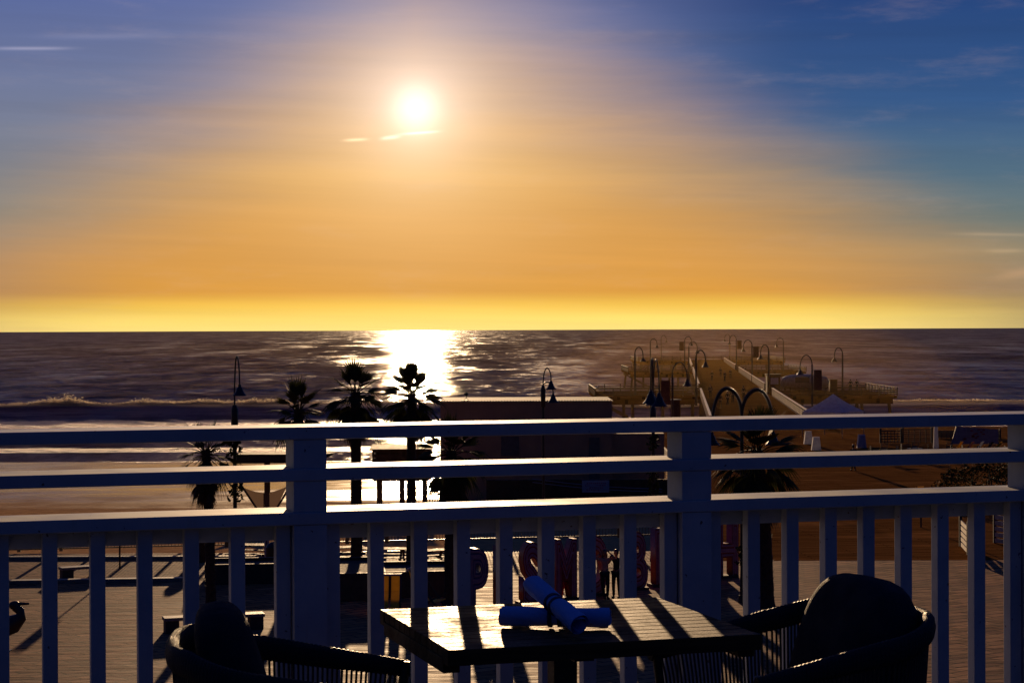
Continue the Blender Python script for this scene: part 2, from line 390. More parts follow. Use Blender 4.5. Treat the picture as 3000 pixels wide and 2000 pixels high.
# sea: one sheet to the horizon, with the breaking wave in its shape
def crest_y(x): return 312+3.0*mnoise.noise(Vector((x*.02, 1.3, 0)))+1.0*mnoise.noise(Vector((x*.11, 7, 0)))+.02*x
def crest_h(x):
    a = 1.75 if x < -20 else (1.75-.65*min(1, (x+20)/35))
    if x > 25: a = 1.10+.6*min(1, (x-25)/25)
    return a*(1+.12*mnoise.noise(Vector((x*.06, 4, 0))))
def sea_z(x, y):
    z = -4.0
    d = y-crest_y(x); h = crest_h(x)
    if -14 < d <= 0: t = (d+14)/14; z += h*(t**2.4)
    elif d > 0: z += h*math.exp(-(d/6.5)**1.3)
    if y < 600:
        k = min(1, max(0, (y-215)/40))*(1 if y < 420 else max(0, (600-y)/180))
        z += k*(.16*math.sin(y*.42+2.2*mnoise.noise(Vector((x*.03, y*.02, 0))))+.22*mnoise.noise(Vector((x*.09, y*.32, 5)))+.12*mnoise.noise(Vector((x*.3, y*.9, 9))))
    # small second surge line near the shore
    d2 = y-(262+2*mnoise.noise(Vector((x*.05, 11, 0))))
    z += .35*math.exp(-(d2/1.5)**2)
    return z
def sea_mat():
    M = bpy.data.materials.new('sea_water'); M.use_nodes = True; T = NT(M.node_tree)
    P = T.n('ShaderNodeBsdfPrincipled'); O = T.n('ShaderNodeOutputMaterial')
    g = T.n('ShaderNodeNewGeometry'); sp = T.n('ShaderNodeSeparateXYZ'); T.l(g.outputs['Position'], sp.inputs[0])
    yy = sp.outputs[1]
    nA = T.noise(T.pos(scale=(.5, 1.0, 1)), .5, 6, .65)
    nB = T.noise(T.pos(scale=(.16, .45, 1)), .35, 6, .6)
    # long streaks of wind and swell
    s1 = T.noise(T.pos(scale=(.45, .09, 1)), 1.0, 7, .65)
    s2 = T.noise(T.pos(scale=(.12, .02, 1)), 1.0, 7, .7)
    s3 = T.noise(T.pos(scale=(.025, .0035, 1)), 1.0, 7, .75)
    st = T.m('ADD', T.m('MULTIPLY', s1, .36), T.m('ADD', T.m('MULTIPLY', s2, .34), T.m('MULTIPLY', s3, .30)))
    # foam
    fn = T.noise(T.pos(scale=(.3, .75, 1)), .8, 8, .72); fn2 = T.noise(T.pos(scale=(.035, .12, 1)), 1.0, 5, .6)
    yw = T.m('ADD', yy, T.m('MULTIPLY', T.m('SUBTRACT', fn2, .5), 16))
    def band(a, b_, c, d): return T.m('MULTIPLY', T.rng(yw, a, b_), T.rng(yw, d, c))
    z = T.m('MAXIMUM', band(262, 266, 293, 300), T.m('MULTIPLY', band(236, 244, 256, 260), .82))
    z = T.m('MAXIMUM', z, T.m('MULTIPLY', band(214, 219, 224, 229), .9))
    z = T.m('MAXIMUM', z, T.m('MULTIPLY', band(196, 199, 201, 205), .8))
    z = T.m('MAXIMUM', z, T.m('MULTIPLY', band(318, 322, 328, 338), .62))
    thr = T.m('SUBTRACT', .74, T.m('MULTIPLY', z, .42))
    fo = T.m('MULTIPLY', T.m('SUBTRACT', fn, thr), 9, clamp=True)
    cr = T.m('MULTIPLY', T.m('MULTIPLY', T.rng(sp.outputs[2], -3.1, -2.5), T.rng(yy, 308.5, 311.5)), T.rng(fn, .3, .5))
    foam = T.m('MAXIMUM', T.m('MULTIPLY', fo, T.rng(z, .02, .15)), cr, clamp=True)
    sn = T.noise(T.pos(scale=(1/38., 1/260., 1)), 1.0, 10, .82)
    spk = T.rng(sn, .50, .60)
    T.l(T.mix(spk, (.03, .016, .016, 1), (.10, .06, .05, 1)), P.inputs['Base Color'])
    T.l(T.rng(yy, 300, 2500, .06, .15, False), P.inputs['Roughness']); P.inputs['IOR'].default_value = 1.33
    b1 = T.n('ShaderNodeBump'); b1.inputs['Distance'].default_value = .17; T.l(nA, b1.inputs['Height']); b1.inputs['Strength'].default_value = .9
    b2 = T.n('ShaderNodeBump'); b2.inputs['Distance'].default_value = .22; T.l(nB, b2.inputs['Height']); b2.inputs['Strength'].default_value = .8; T.l(b1.outputs[0], b2.inputs['Normal'])
    T.l(b2.outputs[0], P.inputs['Normal'])
    dk = T.n('ShaderNodeBsdfDiffuse'); T.l(T.mix(T.rng(sn, .40, .62), (.13, .078, .09, 1), (.44, .28, .31, 1)), dk.inputs['Color']); dk.inputs['Roughness'].default_value = .7
    T.l(b2.outputs[0], dk.inputs['Normal'])
    gl = T.n('ShaderNodeBsdfPrincipled'); gl.inputs['Base Color'].default_value = (.05, .03, .03, 1); gl.inputs['Roughness'].default_value = .36; gl.inputs['IOR'].default_value = 1.33
    g2 = T.n('ShaderNodeMixShader'); T.l(T.m('MULTIPLY', T.rng(sn, .545, .60), .75), g2.inputs[0])
    mw = T.n('ShaderNodeMixShader'); T.l(T.rng(T.m('ADD', T.m('MULTIPLY', st, .5), T.m('MULTIPLY', sn, .5)), .42, .58, .993, .78), mw.inputs[0]); T.l(P.outputs[0], mw.inputs[1]); T.l(dk.outputs[0], mw.inputs[2])
    T.l(mw.outputs[0], g2.inputs[1]); T.l(gl.outputs[0], g2.inputs[2]); mw = g2
    D = T.n('ShaderNodeBsdfPrincipled'); D.inputs['Base Color'].default_value = (.85, .58, .40, 1); D.inputs['Roughness'].default_value = .38; D.inputs['Specular IOR Level'].default_value = 1.0; D.inputs['Emission Color'].default_value = (.95, .60, .40, 1); D.inputs['Emission Strength'].default_value = .10  # warm emission in the foam stands in for sunlight scattered through it
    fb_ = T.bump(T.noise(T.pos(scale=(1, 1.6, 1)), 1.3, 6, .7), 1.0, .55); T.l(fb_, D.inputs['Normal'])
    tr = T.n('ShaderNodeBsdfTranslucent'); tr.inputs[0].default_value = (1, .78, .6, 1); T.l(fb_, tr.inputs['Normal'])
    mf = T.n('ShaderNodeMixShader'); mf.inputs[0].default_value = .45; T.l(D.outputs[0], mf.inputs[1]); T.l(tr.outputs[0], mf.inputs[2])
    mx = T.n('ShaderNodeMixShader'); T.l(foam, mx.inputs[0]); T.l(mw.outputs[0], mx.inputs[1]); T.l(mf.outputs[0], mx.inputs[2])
    T.l(mx.outputs[0], O.inputs[0]); return M
rows = []; y = 196.0
while y < 120000:
    rows.append(y)
    if 300 < y < 318: y += .5
    elif y < 330: y += .95
    elif y < 1700: y += y*.0034
    else: y *= 1.03
us = [-1.2, -1.0, -.8, -.65, -.55]+[-.48+.02*i for i in range(8)]+[-.32+.0012*i for i in range(534)]+[.3208+.02*i for i in range(8)]+[.5, .6, .8, 1.0, 1.2]
U_, Y_ = np.meshgrid(np.array(us), np.array(rows)); X_ = U_*Y_
rg = np.random.RandomState(5); Z_ = np.zeros_like(X_)
for k in range(46):                       # wind sea: many small directional waves; swell: a few long ones
    lam = 1.8*(1.045**k) if k < 38 else 26+9*(k-38)
    th = rg.normal(0, .8 if k < 38 else .12); ph = rg.uniform(0, 2*PI); kk = 2*PI/lam
    amp = .0066*lam**.7 if k < 38 else .055
    fade = np.clip((lam/np.maximum(Y_*.0034, .9)-1.6)/1.4, 0, 1)*np.clip((1900-Y_)/900, 0, 1)
    Z_ += amp*fade*np.sin(kk*(X_*math.sin(th)+Y_*math.cos(th))+ph)
Z_ *= np.clip((Y_-222)/60, .06, 1)*(1-.75*np.exp(-((Y_-306)/10)**2))
cyx = {}
def arr(f, X):                             # sample a python function of x on a fine grid
    xs_ = np.linspace(-420, 420, 3361); ys_ = np.array([f(float(q)) for q in xs_]); return np.interp(X, xs_, ys_)
CY_ = arr(crest_y, X_); CH_ = arr(crest_h, X_); D_ = Y_-CY_
Z_ += np.where((D_ > -14) & (D_ <= 0), CH_*np.clip((D_+14)/14, 0, 1)**2.4, 0)+np.where(D_ > 0, CH_*np.exp(-(np.maximum(D_, 0)/6.5)**1.3), 0)
D2 = Y_-arr(lambda x: 262+2*mnoise.noise(Vector((x*.05, 11, 0))), X_); Z_ += .35*np.exp(-(D2/1.5)**2)
D3 = Y_-arr(lambda x: 352+7*mnoise.noise(Vector((x*.015, 31, 0))), X_); Z_ += .5*np.exp(-(D3/5)**2)
Z_ -= 4.0
nr, nc = X_.shape
me = bpy.data.meshes.new('sea'); me.vertices.add(nr*nc); me.vertices.foreach_set('co', np.stack([X_, Y_, Z_], -1).astype(np.float32).ravel())
ii = (np.arange(nr-1)[:, None]*nc+np.arange(nc-1)[None, :]); quads = np.stack([ii, ii+1, ii+nc+1, ii+nc], -1).reshape(-1, 4).astype(np.int32)
me.loops.add(quads.size); me.loops.foreach_set('vertex_index', quads.ravel()); me.polygons.add(len(quads))
me.polygons.foreach_set('loop_start', np.arange(0, quads.size, 4, dtype=np.int32)); me.update(calc_edges=True); me.shade_smooth()
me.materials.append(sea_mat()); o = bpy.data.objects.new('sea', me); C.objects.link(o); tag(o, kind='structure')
# spray thrown up along the crest: a ragged ribbon of fine droplets
def spray_mat():
    M = bpy.data.materials.new('wave_spray'); M.use_nodes = True; T = NT(M.node_tree); O = T.n('ShaderNodeOutputMaterial')
    D = T.n('ShaderNodeBsdfDiffuse'); D.inputs[0].default_value = (.85, .75, .6, 1)
    tr = T.n('ShaderNodeBsdfTranslucent'); tr.inputs[0].default_value = (1, .92, .78, 1)
    mf = T.n('ShaderNodeMixShader'); mf.inputs[0].default_value = .85; T.l(D.outputs[0], mf.inputs[1]); T.l(tr.outputs[0], mf.inputs[2])
    T.l(mf.outputs[0], O.inputs[0]); return M
b = MB(); rq = np.random.RandomState(3); Ns = 150000
xs_ = rq.uniform(-95, 125, Ns*3); up_ = np.where(xs_ < -36, 1.0, np.where(xs_ < 30, .5, .75))*np.clip(arr(lambda x: mnoise.noise(Vector((x*.12, 20, 0)))+.6, xs_), .12, 2)
up_ = np.where((xs_ > -70) & (xs_ < -40), up_*1.5, up_)
xs_ = xs_[rq.uniform(0, 1.6, Ns*3) < .3+up_][:Ns]; up_ = np.where(xs_ < -36, 1.0, np.where(xs_ < 30, .5, .75))*np.clip(arr(lambda x: mnoise.noise(Vector((x*.12, 20, 0)))+.6, xs_), .12, 2)
up_ = np.where((xs_ > -70) & (xs_ < -40), up_*1.5, up_); n_ = len(xs_)
zs_ = -4+arr(crest_h, xs_)-.15+np.abs(rq.normal(0, 1, n_))*.36*up_; ys2 = arr(crest_y, xs_)+rq.uniform(-.3, 2.6, n_)
cen_ = np.stack([xs_, ys2, zs_], -1); tv = (cen_[:, None, :]+rq.normal(0, 1, (n_, 4, 3))*rq.uniform(.02, .07, (n_, 1, 1))*np.array([1.8, 1, .8])).reshape(-1, 3)
base_ = np.arange(n_)*4; tf = np.concatenate([np.stack([base_+a_, base_+b_, base_+c_], -1) for a_, b_, c_ in ((0, 1, 2), (0, 3, 1), (1, 3, 2), (0, 2, 3))]).astype(np.int32)
me = bpy.data.meshes.new('sea_spray'); me.vertices.add(len(tv)); me.vertices.foreach_set('co', tv.astype(np.float32).ravel())
me.loops.add(tf.size); me.loops.foreach_set('vertex_index', tf.ravel()); me.polygons.add(len(tf)); me.polygons.foreach_set('loop_start', np.arange(0, tf.size, 3, dtype=np.int32)); me.update(calc_edges=True)
SPR = spray_mat(); me.materials.append(SPR); o = bpy.data.objects.new('sea_spray', me); C.objects.link(o)
tag(o, kind='stuff', label='cream backlit spray blowing off the crest of the breaking wave', cat='spray')
x = -95.0; vs = []; fs = []
while x < 125:        # the torn lip of white water along the crest
    yc = crest_y(x); top = -4+crest_h(x); h_ = (.30 if x < -30 else .20)*(1+1.3*mnoise.noise(Vector((x*.5, 40, 0)))+.8*mnoise.noise(Vector((x*2.1, 44, 0))))
    vs += [(x, yc-.5, top-.25), (x, yc-.1, top+max(.03, h_)), (x, yc+1.5, top-.05)]; x += .2
fs = [(3*i+j, 3*i+j+1, 3*i+j+4, 3*i+j+3) for i in range(len(vs)//3-1) for j in (0, 1)]
b.add(vs, fs)
tag(b.build('wave_foam', SPR, smooth=False), kind='stuff', label='torn lip of white water along the top of the breaking wave', cat='foam')

# ------------------------------------------------------------------ restaurant deck and railing
DZ = EYE-1.46; TH = math.atan(.307); ct, st = math.cos(TH), math.sin(TH)
Y0 = 5.68
def rail_pt(X, off=0.0, drop=0.0):   # X of the front line, off = depth behind the front faces
    return Vector((X-st*off, Y0+.307*X+ct*off, EYE-drop))
b = MB(); b.add([rail_pt(-8, .35, 1.46), rail_pt(8, .35, 1.46), (8+6*st, Y0+.307*8-9, DZ), (-8, Y0-.307*8-9, DZ)], [(0, 1, 2, 3)])
tag(b.build('deck_floor', DECKM), kind='structure')
b = MB(); p0 = rail_pt(-8, .39, 1.62); p1 = rail_pt(8, .39, 1.62); b.beam(p0, p1, .04, .32)
tag(b.build('deck_fascia', PAINT), kind='structure')
rl = thing('deck_railing', 'white painted wooden deck railing with three flat rails, thick posts and square balusters', 'railing', rail_pt(0, 0, 1.46))
XL, XR = -3.4, 4.2
for nm, dtop in (('top_rail', .266), ('mid_rail', .381), ('lower_rail', .502)):
    b = MB(); W_ = .19
    b.beam(rail_pt(XL, W_/2-.003, dtop+.0175), rail_pt(XR, W_/2-.003, dtop+.0175), W_, .035)
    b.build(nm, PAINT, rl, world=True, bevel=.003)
b = MB(); b.beam(rail_pt(XL, .093, .561), rail_pt(XR, .093, .561), .038, .046); b.build('apron_board', PAINT, rl, world=True)
posts = [-2.762, -1.661, -.560, .541, 1.642, 2.743, 3.844]
for X in posts:
    b = MB(); tops = [(.302, .3805), (.4165, .5015), (.538, 1.46)]
    for a, c in tops:
        b.box(rail_pt(X, .059, (a+c)/2), (.092, .118, c-a), TH)
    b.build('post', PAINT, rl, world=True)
xs = []
for a, c in zip(posts, posts[1:]):
    for i in range(9): xs.append(a+.067+(c-a-.134)/8*i)
for X in xs:
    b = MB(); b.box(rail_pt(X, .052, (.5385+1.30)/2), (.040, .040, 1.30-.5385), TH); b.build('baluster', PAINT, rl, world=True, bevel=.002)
b = MB(); b.beam(rail_pt(XL, .09, 1.32), rail_pt(XR, .09, 1.32), .038, .06); b.build('bottom_rail', PAINT, rl, world=True)

# ------------------------------------------------------------------ table
def table_mat():
    M = bpy.data.materials.new('dark_table_wood'); M.use_nodes = True; T = NT(M.node_tree)
    P = T.n('ShaderNodeBsdfPrincipled'); O = T.n('ShaderNodeOutputMaterial')
    v = T.coord((1, 1, 1)); g = T.noise(T.coord((2, 40, 40)), 2.0, 5, .6); fine = T.noise(v, 140, 4, .7); mid = T.noise(v, 9, 4, .6)
    T.l(T.mix(T.rng(g, .3, .7), (.06, .028, .012, 1), (.12, .062, .026, 1)), P.inputs['Base Color'])
    T.l(T.rng(T.m('ADD', T.m('MULTIPLY', fine, .4), T.m('MULTIPLY', mid, .6)), .35, .65, .42, .75), P.inputs['Roughness']); P.inputs['Specular IOR Level'].default_value = .12
    T.l(T.bump(fine, .5, .0012, T.bump(g, .2, .001)), P.inputs['Normal'])
    T.l(P.outputs[0], O.inputs[0]); return M
TW = table_mat()
TTH = math.radians(16.6)
tz = EYE-.72
TC = Vector((.121, 4.915, DZ))
tb = thing('restaurant_table', 'dark slatted wood restaurant table with a square top beside the deck railing', 'table', TC, TTH)
h = tz-DZ; Wt, Dt = .765, .69
b = MB(); n = 11; pw = (Dt-.09)/n
for i in range(n):
    b.box((0, -Dt/2+.045+pw*(i+.5), h-.012), (Wt-.004, pw-.0045, .024))
b.build('tabletop', TW, tb, bevel=.0018)
b = MB()
for s in (-1, 1): b.box((0, s*(Dt/2-.022), h-.018), (Wt, .043, .037))
for s in (-1, 1): b.box((s*(Wt/2-.02), 0, h-.042), (.04, Dt-.09, .034))
b.box((0, 0, h-.03), (.1, Dt-.09, .012))
b.build('table_frame', TW, tb, bevel=.002)
b = MB(); b.box((0, 0, (h-.06)/2), (.06, .06, h-.06)); b.build('pedestal', BLACKM, tb, bevel=.004)
b = MB(); b.box((0, 0, h-.062), (.34, .05, .02)); b.box((0, 0, h-.0625), (.05, .34, .018)); b.build('bracket', BLACKM, tb)
b = MB(); b.box((0, 0, .012), (.55, .07, .024)); b.box((0, 0, .013), (.07, .55, .022)); b.build('foot', BLACKM, tb, bevel=.003)

# rolled napkins
def napkin(name, label, a, c, r):
    a = Vector(a); c = Vector(c); L = (c-a).length; d = (c-a).normalized()
    q = d.to_track_quat('X', 'Z')
    t = bpy.data.objects.new(name, None); C.objects.link(t); t.location = (a+c)/2; t.rotation_mode = 'QUATERNION'; t.rotation_quaternion = q
    tag(t, label, 'napkin')
    b = MB(); n = 40
    # spiral cross-section along x
    prof = []
    for i in range(n*2+14):
        th = 2*PI*i/n; rr = r*(1-.22*i/n)+.0009*math.sin(3*th); prof.append((rr*math.cos(th), rr*math.sin(th)))
    xsn = [-L/2+L*k/14 for k in range(15)]
    vs = []
    for k, x in enumerate(xsn):
        sq = 1-.10*math.exp(-(x/.018)**2)+.06*abs(2*k/14-1)
        for i, (yy, zz) in enumerate(prof):
            w = .0016*mnoise.noise(Vector((x*30, yy*60, zz*60)))
            vs.append((x+.004*math.sin(i*.21+k*.3)*(1 if k in (0, 14) else 0), yy*sq+w, zz*sq+w))
    m_ = len(prof)
    b.add(vs, [(k*m_+i, k*m_+i+1, (k+1)*m_+i+1, (k+1)*m_+i) for k in range(14) for i in range(m_-1)])
    b.build('cloth_roll', NAPK, t, smooth=True)
    b = MB()
    for off in (-.012, .012):
        b.tube([(off-.005, 0, 0), (off+.005, 0, 0)], r*.955, 28)
    b.build('paper_band', BAND, t, smooth=True)
    return t
n1 = napkin('rolled_napkin', 'rolled napkin tinted with shade blue lying flat across the table under the other roll', (-.028, 4.835, tz+.0255), (.232, 4.79, tz+.0255), .025)
n2 = napkin('rolled_napkin', 'rolled napkin tinted with shade blue leaning diagonally on top of the other roll', (.048, 4.90, tz+.093), (.155, 4.655, tz+.028), .0255)

# ------------------------------------------------------------------ armchairs
def make_chair():
    t = thing('armchair', 'black rope armchair with thick back cushion at the left of the table', 'armchair', group='rope armchairs at the restaurant table')
    def U(s):       # plan curve, s in 0..1 from the far arm tip round the back to the near arm tip
        a = PI*(s-.5)*1.0
        s2 = s*2-1
        # superellipse half at the back, straight arms forward
        if abs(s2) > .55:
            k = (abs(s2)-.55)/.45; x = -.08+.36*k; y = (.29-.02*k)
        else:
            an = s2/.55*PI/2; x = -.08-.22*abs(math.cos(an))**.75; y = .29*abs(math.sin(an))**.75
        return x, (y if s2 > 0 else -y)
    def zt(s):
        k = abs(s*2-1); return .745-.115*max(0, (k-.25)/.75)
    N = 72
    pts = [(*U(i/N), zt(i/N)) for i in range(N+1)]
    # top band, hanging 7 cm, thickened, with rope ridges
    b = MB(); vs = []; fs = []
    M_ = 420
    for i in range(M_+1):
        s = i/M_; x, y = U(s); x2, y2 = U(min(1, s+.004)); x1, y1 = U(max(0, s-.004))
        tx, ty = x2-x1, y2-y1; L = math.hypot(tx, ty) or 1; nx_, ny_ = ty/L, -tx/L
        rg = .0009*(1 if i % 3 else -1)
        z = zt(s); hh = .062-.02*max(0, abs(s*2-1)-.6)/.4; w = .017+rg
        for q in range(10):
            a = 2*PI*q/10; vs.append((x+nx_*w*math.cos(a), y+ny_*w*math.cos(a), z-hh/2+(hh/2+rg)*math.sin(a)))
    for i in range(M_):
        for q in range(10):
            a = i*10+q; c = i*10+(q+1) % 10; fs.append((a, c, c+10, a+10))
    fs += [tuple(range(9, -1, -1)), tuple(range(M_*10, M_*10+10))]
    b.add(vs, fs); b.build('arm_rail', ROPE, t, smooth=True)
    b = MB()
    K = 128
    for i in range(K+1):
        s = .015+.97*i/K; x, y = U(s); cx, cy = x*.90+.0, y*.90
        b.tube([(x, y, zt(s)-.04), (x*.97, y*.97, .55), (cx, cy, .375)], .0032, 5, False)
    b.build('rope_back', ROPE, t, smooth=True)
    b = MB(); b.tube([(U(i/N)[0]*.9, U(i/N)[1]*.9, .37) for i in range(N+1)], .014, 8)
    b.tube([(.25, .243, .37), (.25, -.243, .37)], .014, 8)
    for s in (-1, 1): b.tube([(.268, s*.262, .63), (.255, s*.252, .5), (.245, s*.245, .37)], .012, 8)
    b.build('seat_frame', BLACKM, t, smooth=True)
    for sx_, sy_ in ((1, 1), (1, -1), (-1, 1), (-1, -1)):
        b = MB(); b.tube([(sx_*.2+(-.02), sy_*.215, .37), (sx_*.26-.02, sy_*.25, 0)], [.015, .010], 8); b.build('leg', BLACKM, t, smooth=True)
    def pad(name, fn, nx_=14, ny_=14):
        b = MB(); vs = []
        # rounded super-ellipsoid
        for i in range(ny_*2+1):
            la = -PI/2+PI*i/(ny_*2)
            for j in range(nx_*2):
                lo = 2*PI*j/(nx_*2)
                f = lambda v, e: math.copysign(abs(v)**e, v)
                vs.append(fn(f(math.cos(la), .45)*f(math.cos(lo), .6), f(math.cos(la), .45)*f(math.sin(lo), .6), f(math.sin(la), .7)))
        m_ = nx_*2
        b.add(vs, [(i*m_+j, i*m_+(j+1) % m_, (i+1)*m_+(j+1) % m_, (i+1)*m_+j) for i in range(ny_*2) for j in range(m_)])
        return b.build(name, CUSH, t, smooth=True)
    pad('seat_cushion', lambda a, c, d: (a*.235+.02, c*.235, .425+d*.05))
    def bc(a, c, d):        # a up, c across, d thickness; leans back
        zz = a*.215; wid = .225*(1-.10*max(0, a)**2)
        return Vector((-.150+d*.07-zz*.30-.02*(c*c), c*wid*.94, .615+zz*.94+.012*d))
    pad('back_cushion', bc)
    return t
ch1 = make_chair(); ch1.location = (-.50, 4.70, DZ); ch1.rotation_euler = (0, 0, math.radians(8))
ch2 = dup(ch1, (.725, 5.10, DZ), math.radians(180+24), 'black rope armchair with thick back cushion at the right of the table')
for q in ch1.children:
    if q.name.startswith('back_cushion'): q.scale = (.95, .76, 1.005)

# ------------------------------------------------------------------ palms
def palm(label, base, ztop, R, seed, trunk_r=.2, skirt=.55, nleaf=38, lean=(0, 0), aspect=1.0):
    rnd = random.Random(seed)
    t = thing('palm_tree', label, 'palm tree', base, group='fan palms on the plaza')
    H = ztop-base[2]
    def cen(f): return Vector((lean[0]*f*f, lean[1]*f*f, H*f))
    b = MB(); n = 22
    pts = [cen(i/n) for i in range(n+1)]
    rs = [trunk_r*(1.35 if i == 0 else 1.12 if i == 1 else 1-.22*i/n)*(1+.06*rnd.uniform(-1, 1)) for i in range(n+1)]
    b.tube(pts, rs, 12)
    # old leaf bases: short pointed stubs pressed against the trunk
    for k in range(int(H*55)):
        f = rnd.uniform(.05, .98); a = rnd.uniform(0, 2*PI); c = cen(f); r = trunk_r*(1-.22*f)
        d = Vector((math.cos(a), math.sin(a), 0)); s = Vector((-d.y, d.x, 0)); L = rnd.uniform(.06, .15)
        p = c+d*r*.92; q = c+d*(r+rnd.uniform(.02, .06))+Vector((0, 0, L))
        b.add([p+s*.045, p-s*.045, q], [(0, 1, 2)])
    b.build('trunk', PALMT, t)
    top = cen(1.0)
    def leaf(b, origin, direction, petl, fanr, droop, spread=2.5, nseg=17, wid=.055):
        d = Vector(direction).normalized()
        side = d.cross(Vector((0, 0, 1)))
        if side.length < .05: side = Vector((1, 0, 0))
        side.normalize(); up = side.cross(d).normalized()
        pe = [origin+d*petl*q-Vector((0, 0, 1))*droop*petl*q*q*.4 for q in (0, .5, 1)]
        b.tube(pe, [.022, .015, .011], 4, False)
        hub = pe[-1]; d = (pe[2]-pe[1]).normalized(); side = d.cross(Vector((0, 0, 1)))
        if side.length < .05: side = Vector((1, 0, 0))
        side.normalize(); up = side.cross(d).normalized()
        cup = rnd.uniform(-.1, .25); twist = rnd.uniform(-.5, .5)
        sd = (side*math.cos(twist)+up*math.sin(twist)).normalized(); upp = sd.cross(d).normalized()
        for k in range(nseg):
            a = -spread/2+spread*k/(nseg-1)
            L = fanr*(1-.34*abs(a/(spread/2))**1.6)*rnd.uniform(.86, 1.08)
            r = (d*math.cos(a)+sd*math.sin(a)).normalized(); w = (sd*math.cos(a)-d*math.sin(a)).normalized()
            r = (r+upp*cup*abs(math.sin(a))).normalized()
            g = Vector((0, 0, -1)); hw = wid*fanr/.6
            p0 = hub; p1 = hub+r*L*.42+g*droop*L*.03; p2 = hub+r*L*.72+g*droop*L*.12; p3 = hub+r*L+g*droop*L*(.25+rnd.uniform(0, .25))
            b.add([p0+w*.006, p0-w*.006, p1-w*hw*.95, p1+w*hw*.95, p2-w*hw*.45, p2+w*hw*.45, p3],
                  [(0, 1, 2, 3), (3, 2, 4, 5), (5, 4, 6)])
    b = MB()
    for i in range(nleaf):
        f = i/(nleaf-1); a = i*2.39996+rnd.uniform(-.25, .25)
        e = math.radians(84-112*f**.8+rnd.uniform(-12, 12))
        d = Vector((math.cos(a)*math.cos(e)*aspect, math.sin(a)*math.cos(e), math.sin(e)))
        org = top+Vector((math.cos(a)*.08, math.sin(a)*.08, -.32*f))
        leaf(b, org, d, R*rnd.uniform(.28, .50), R*rnd.uniform(.54, .70), .15+1.1*f, 1.35, 11, .034)
    b.build('crown', FROND, t)
    if skirt:
        b = MB()
        for i in range(int(22+30*skirt)):
            a = rnd.uniform(0, 2*PI); e = math.radians(rnd.uniform(-86, -48)); z = -.25-rnd.uniform(0, skirt)
            d = Vector((math.cos(a)*math.cos(e), math.sin(a)*math.cos(e), math.sin(e)))
            leaf(b, top+Vector((math.cos(a)*.1, math.sin(a)*.1, z)), d, R*rnd.uniform(.18, .34), R*rnd.uniform(.34, .5), .9, 1.3, 9, .05)
        b.build('dead_leaf_skirt', SKIRT, t)
    return t
def palm_px(label, bx, by, cx_, cy_, R, seed, z0=0.0, **k):
    base = at(bx, by, z0); top = atY(cx_, cy_, base.y)
    return palm(label, base, top.z, R, seed, lean=(top.x-base.x, 0), **k)
palm_px('short fan palm beside the leftmost lamp post, its crown crossed by the top rail', 618, 1795, 604, 1316, 1.18, 11, trunk_r=.17, skirt=.7)
palm_px('low fan palm standing behind the left railing post', 872, 1712, 874, 1196, 1.20, 5, trunk_r=.2, skirt=.3)
palm_px('tall fan palm with long dead leaf skirt, left of the glitter pair', 1045, 1692, 1042, 1146, 1.36, 8, trunk_r=.23, skirt=.8)
palm_px('tall fan palm in front of the brightest sun glitter, right one of the pair', 1206, 1700, 1206, 1152, 1.34, 14, trunk_r=.2, skirt=.7, nleaf=44)
palm_px('stocky fan palm with a wide drooping crown before the building wall', 1318, 1772, 1322, 1318, 1.45, 4, trunk_r=.2, skirt=.9, nleaf=42)
palm_px('broad fan palm under the double arched lamp at the right', 2247, 1782, 2218, 1318, 1.72, 31, trunk_r=.24, skirt=1.1, nleaf=46)

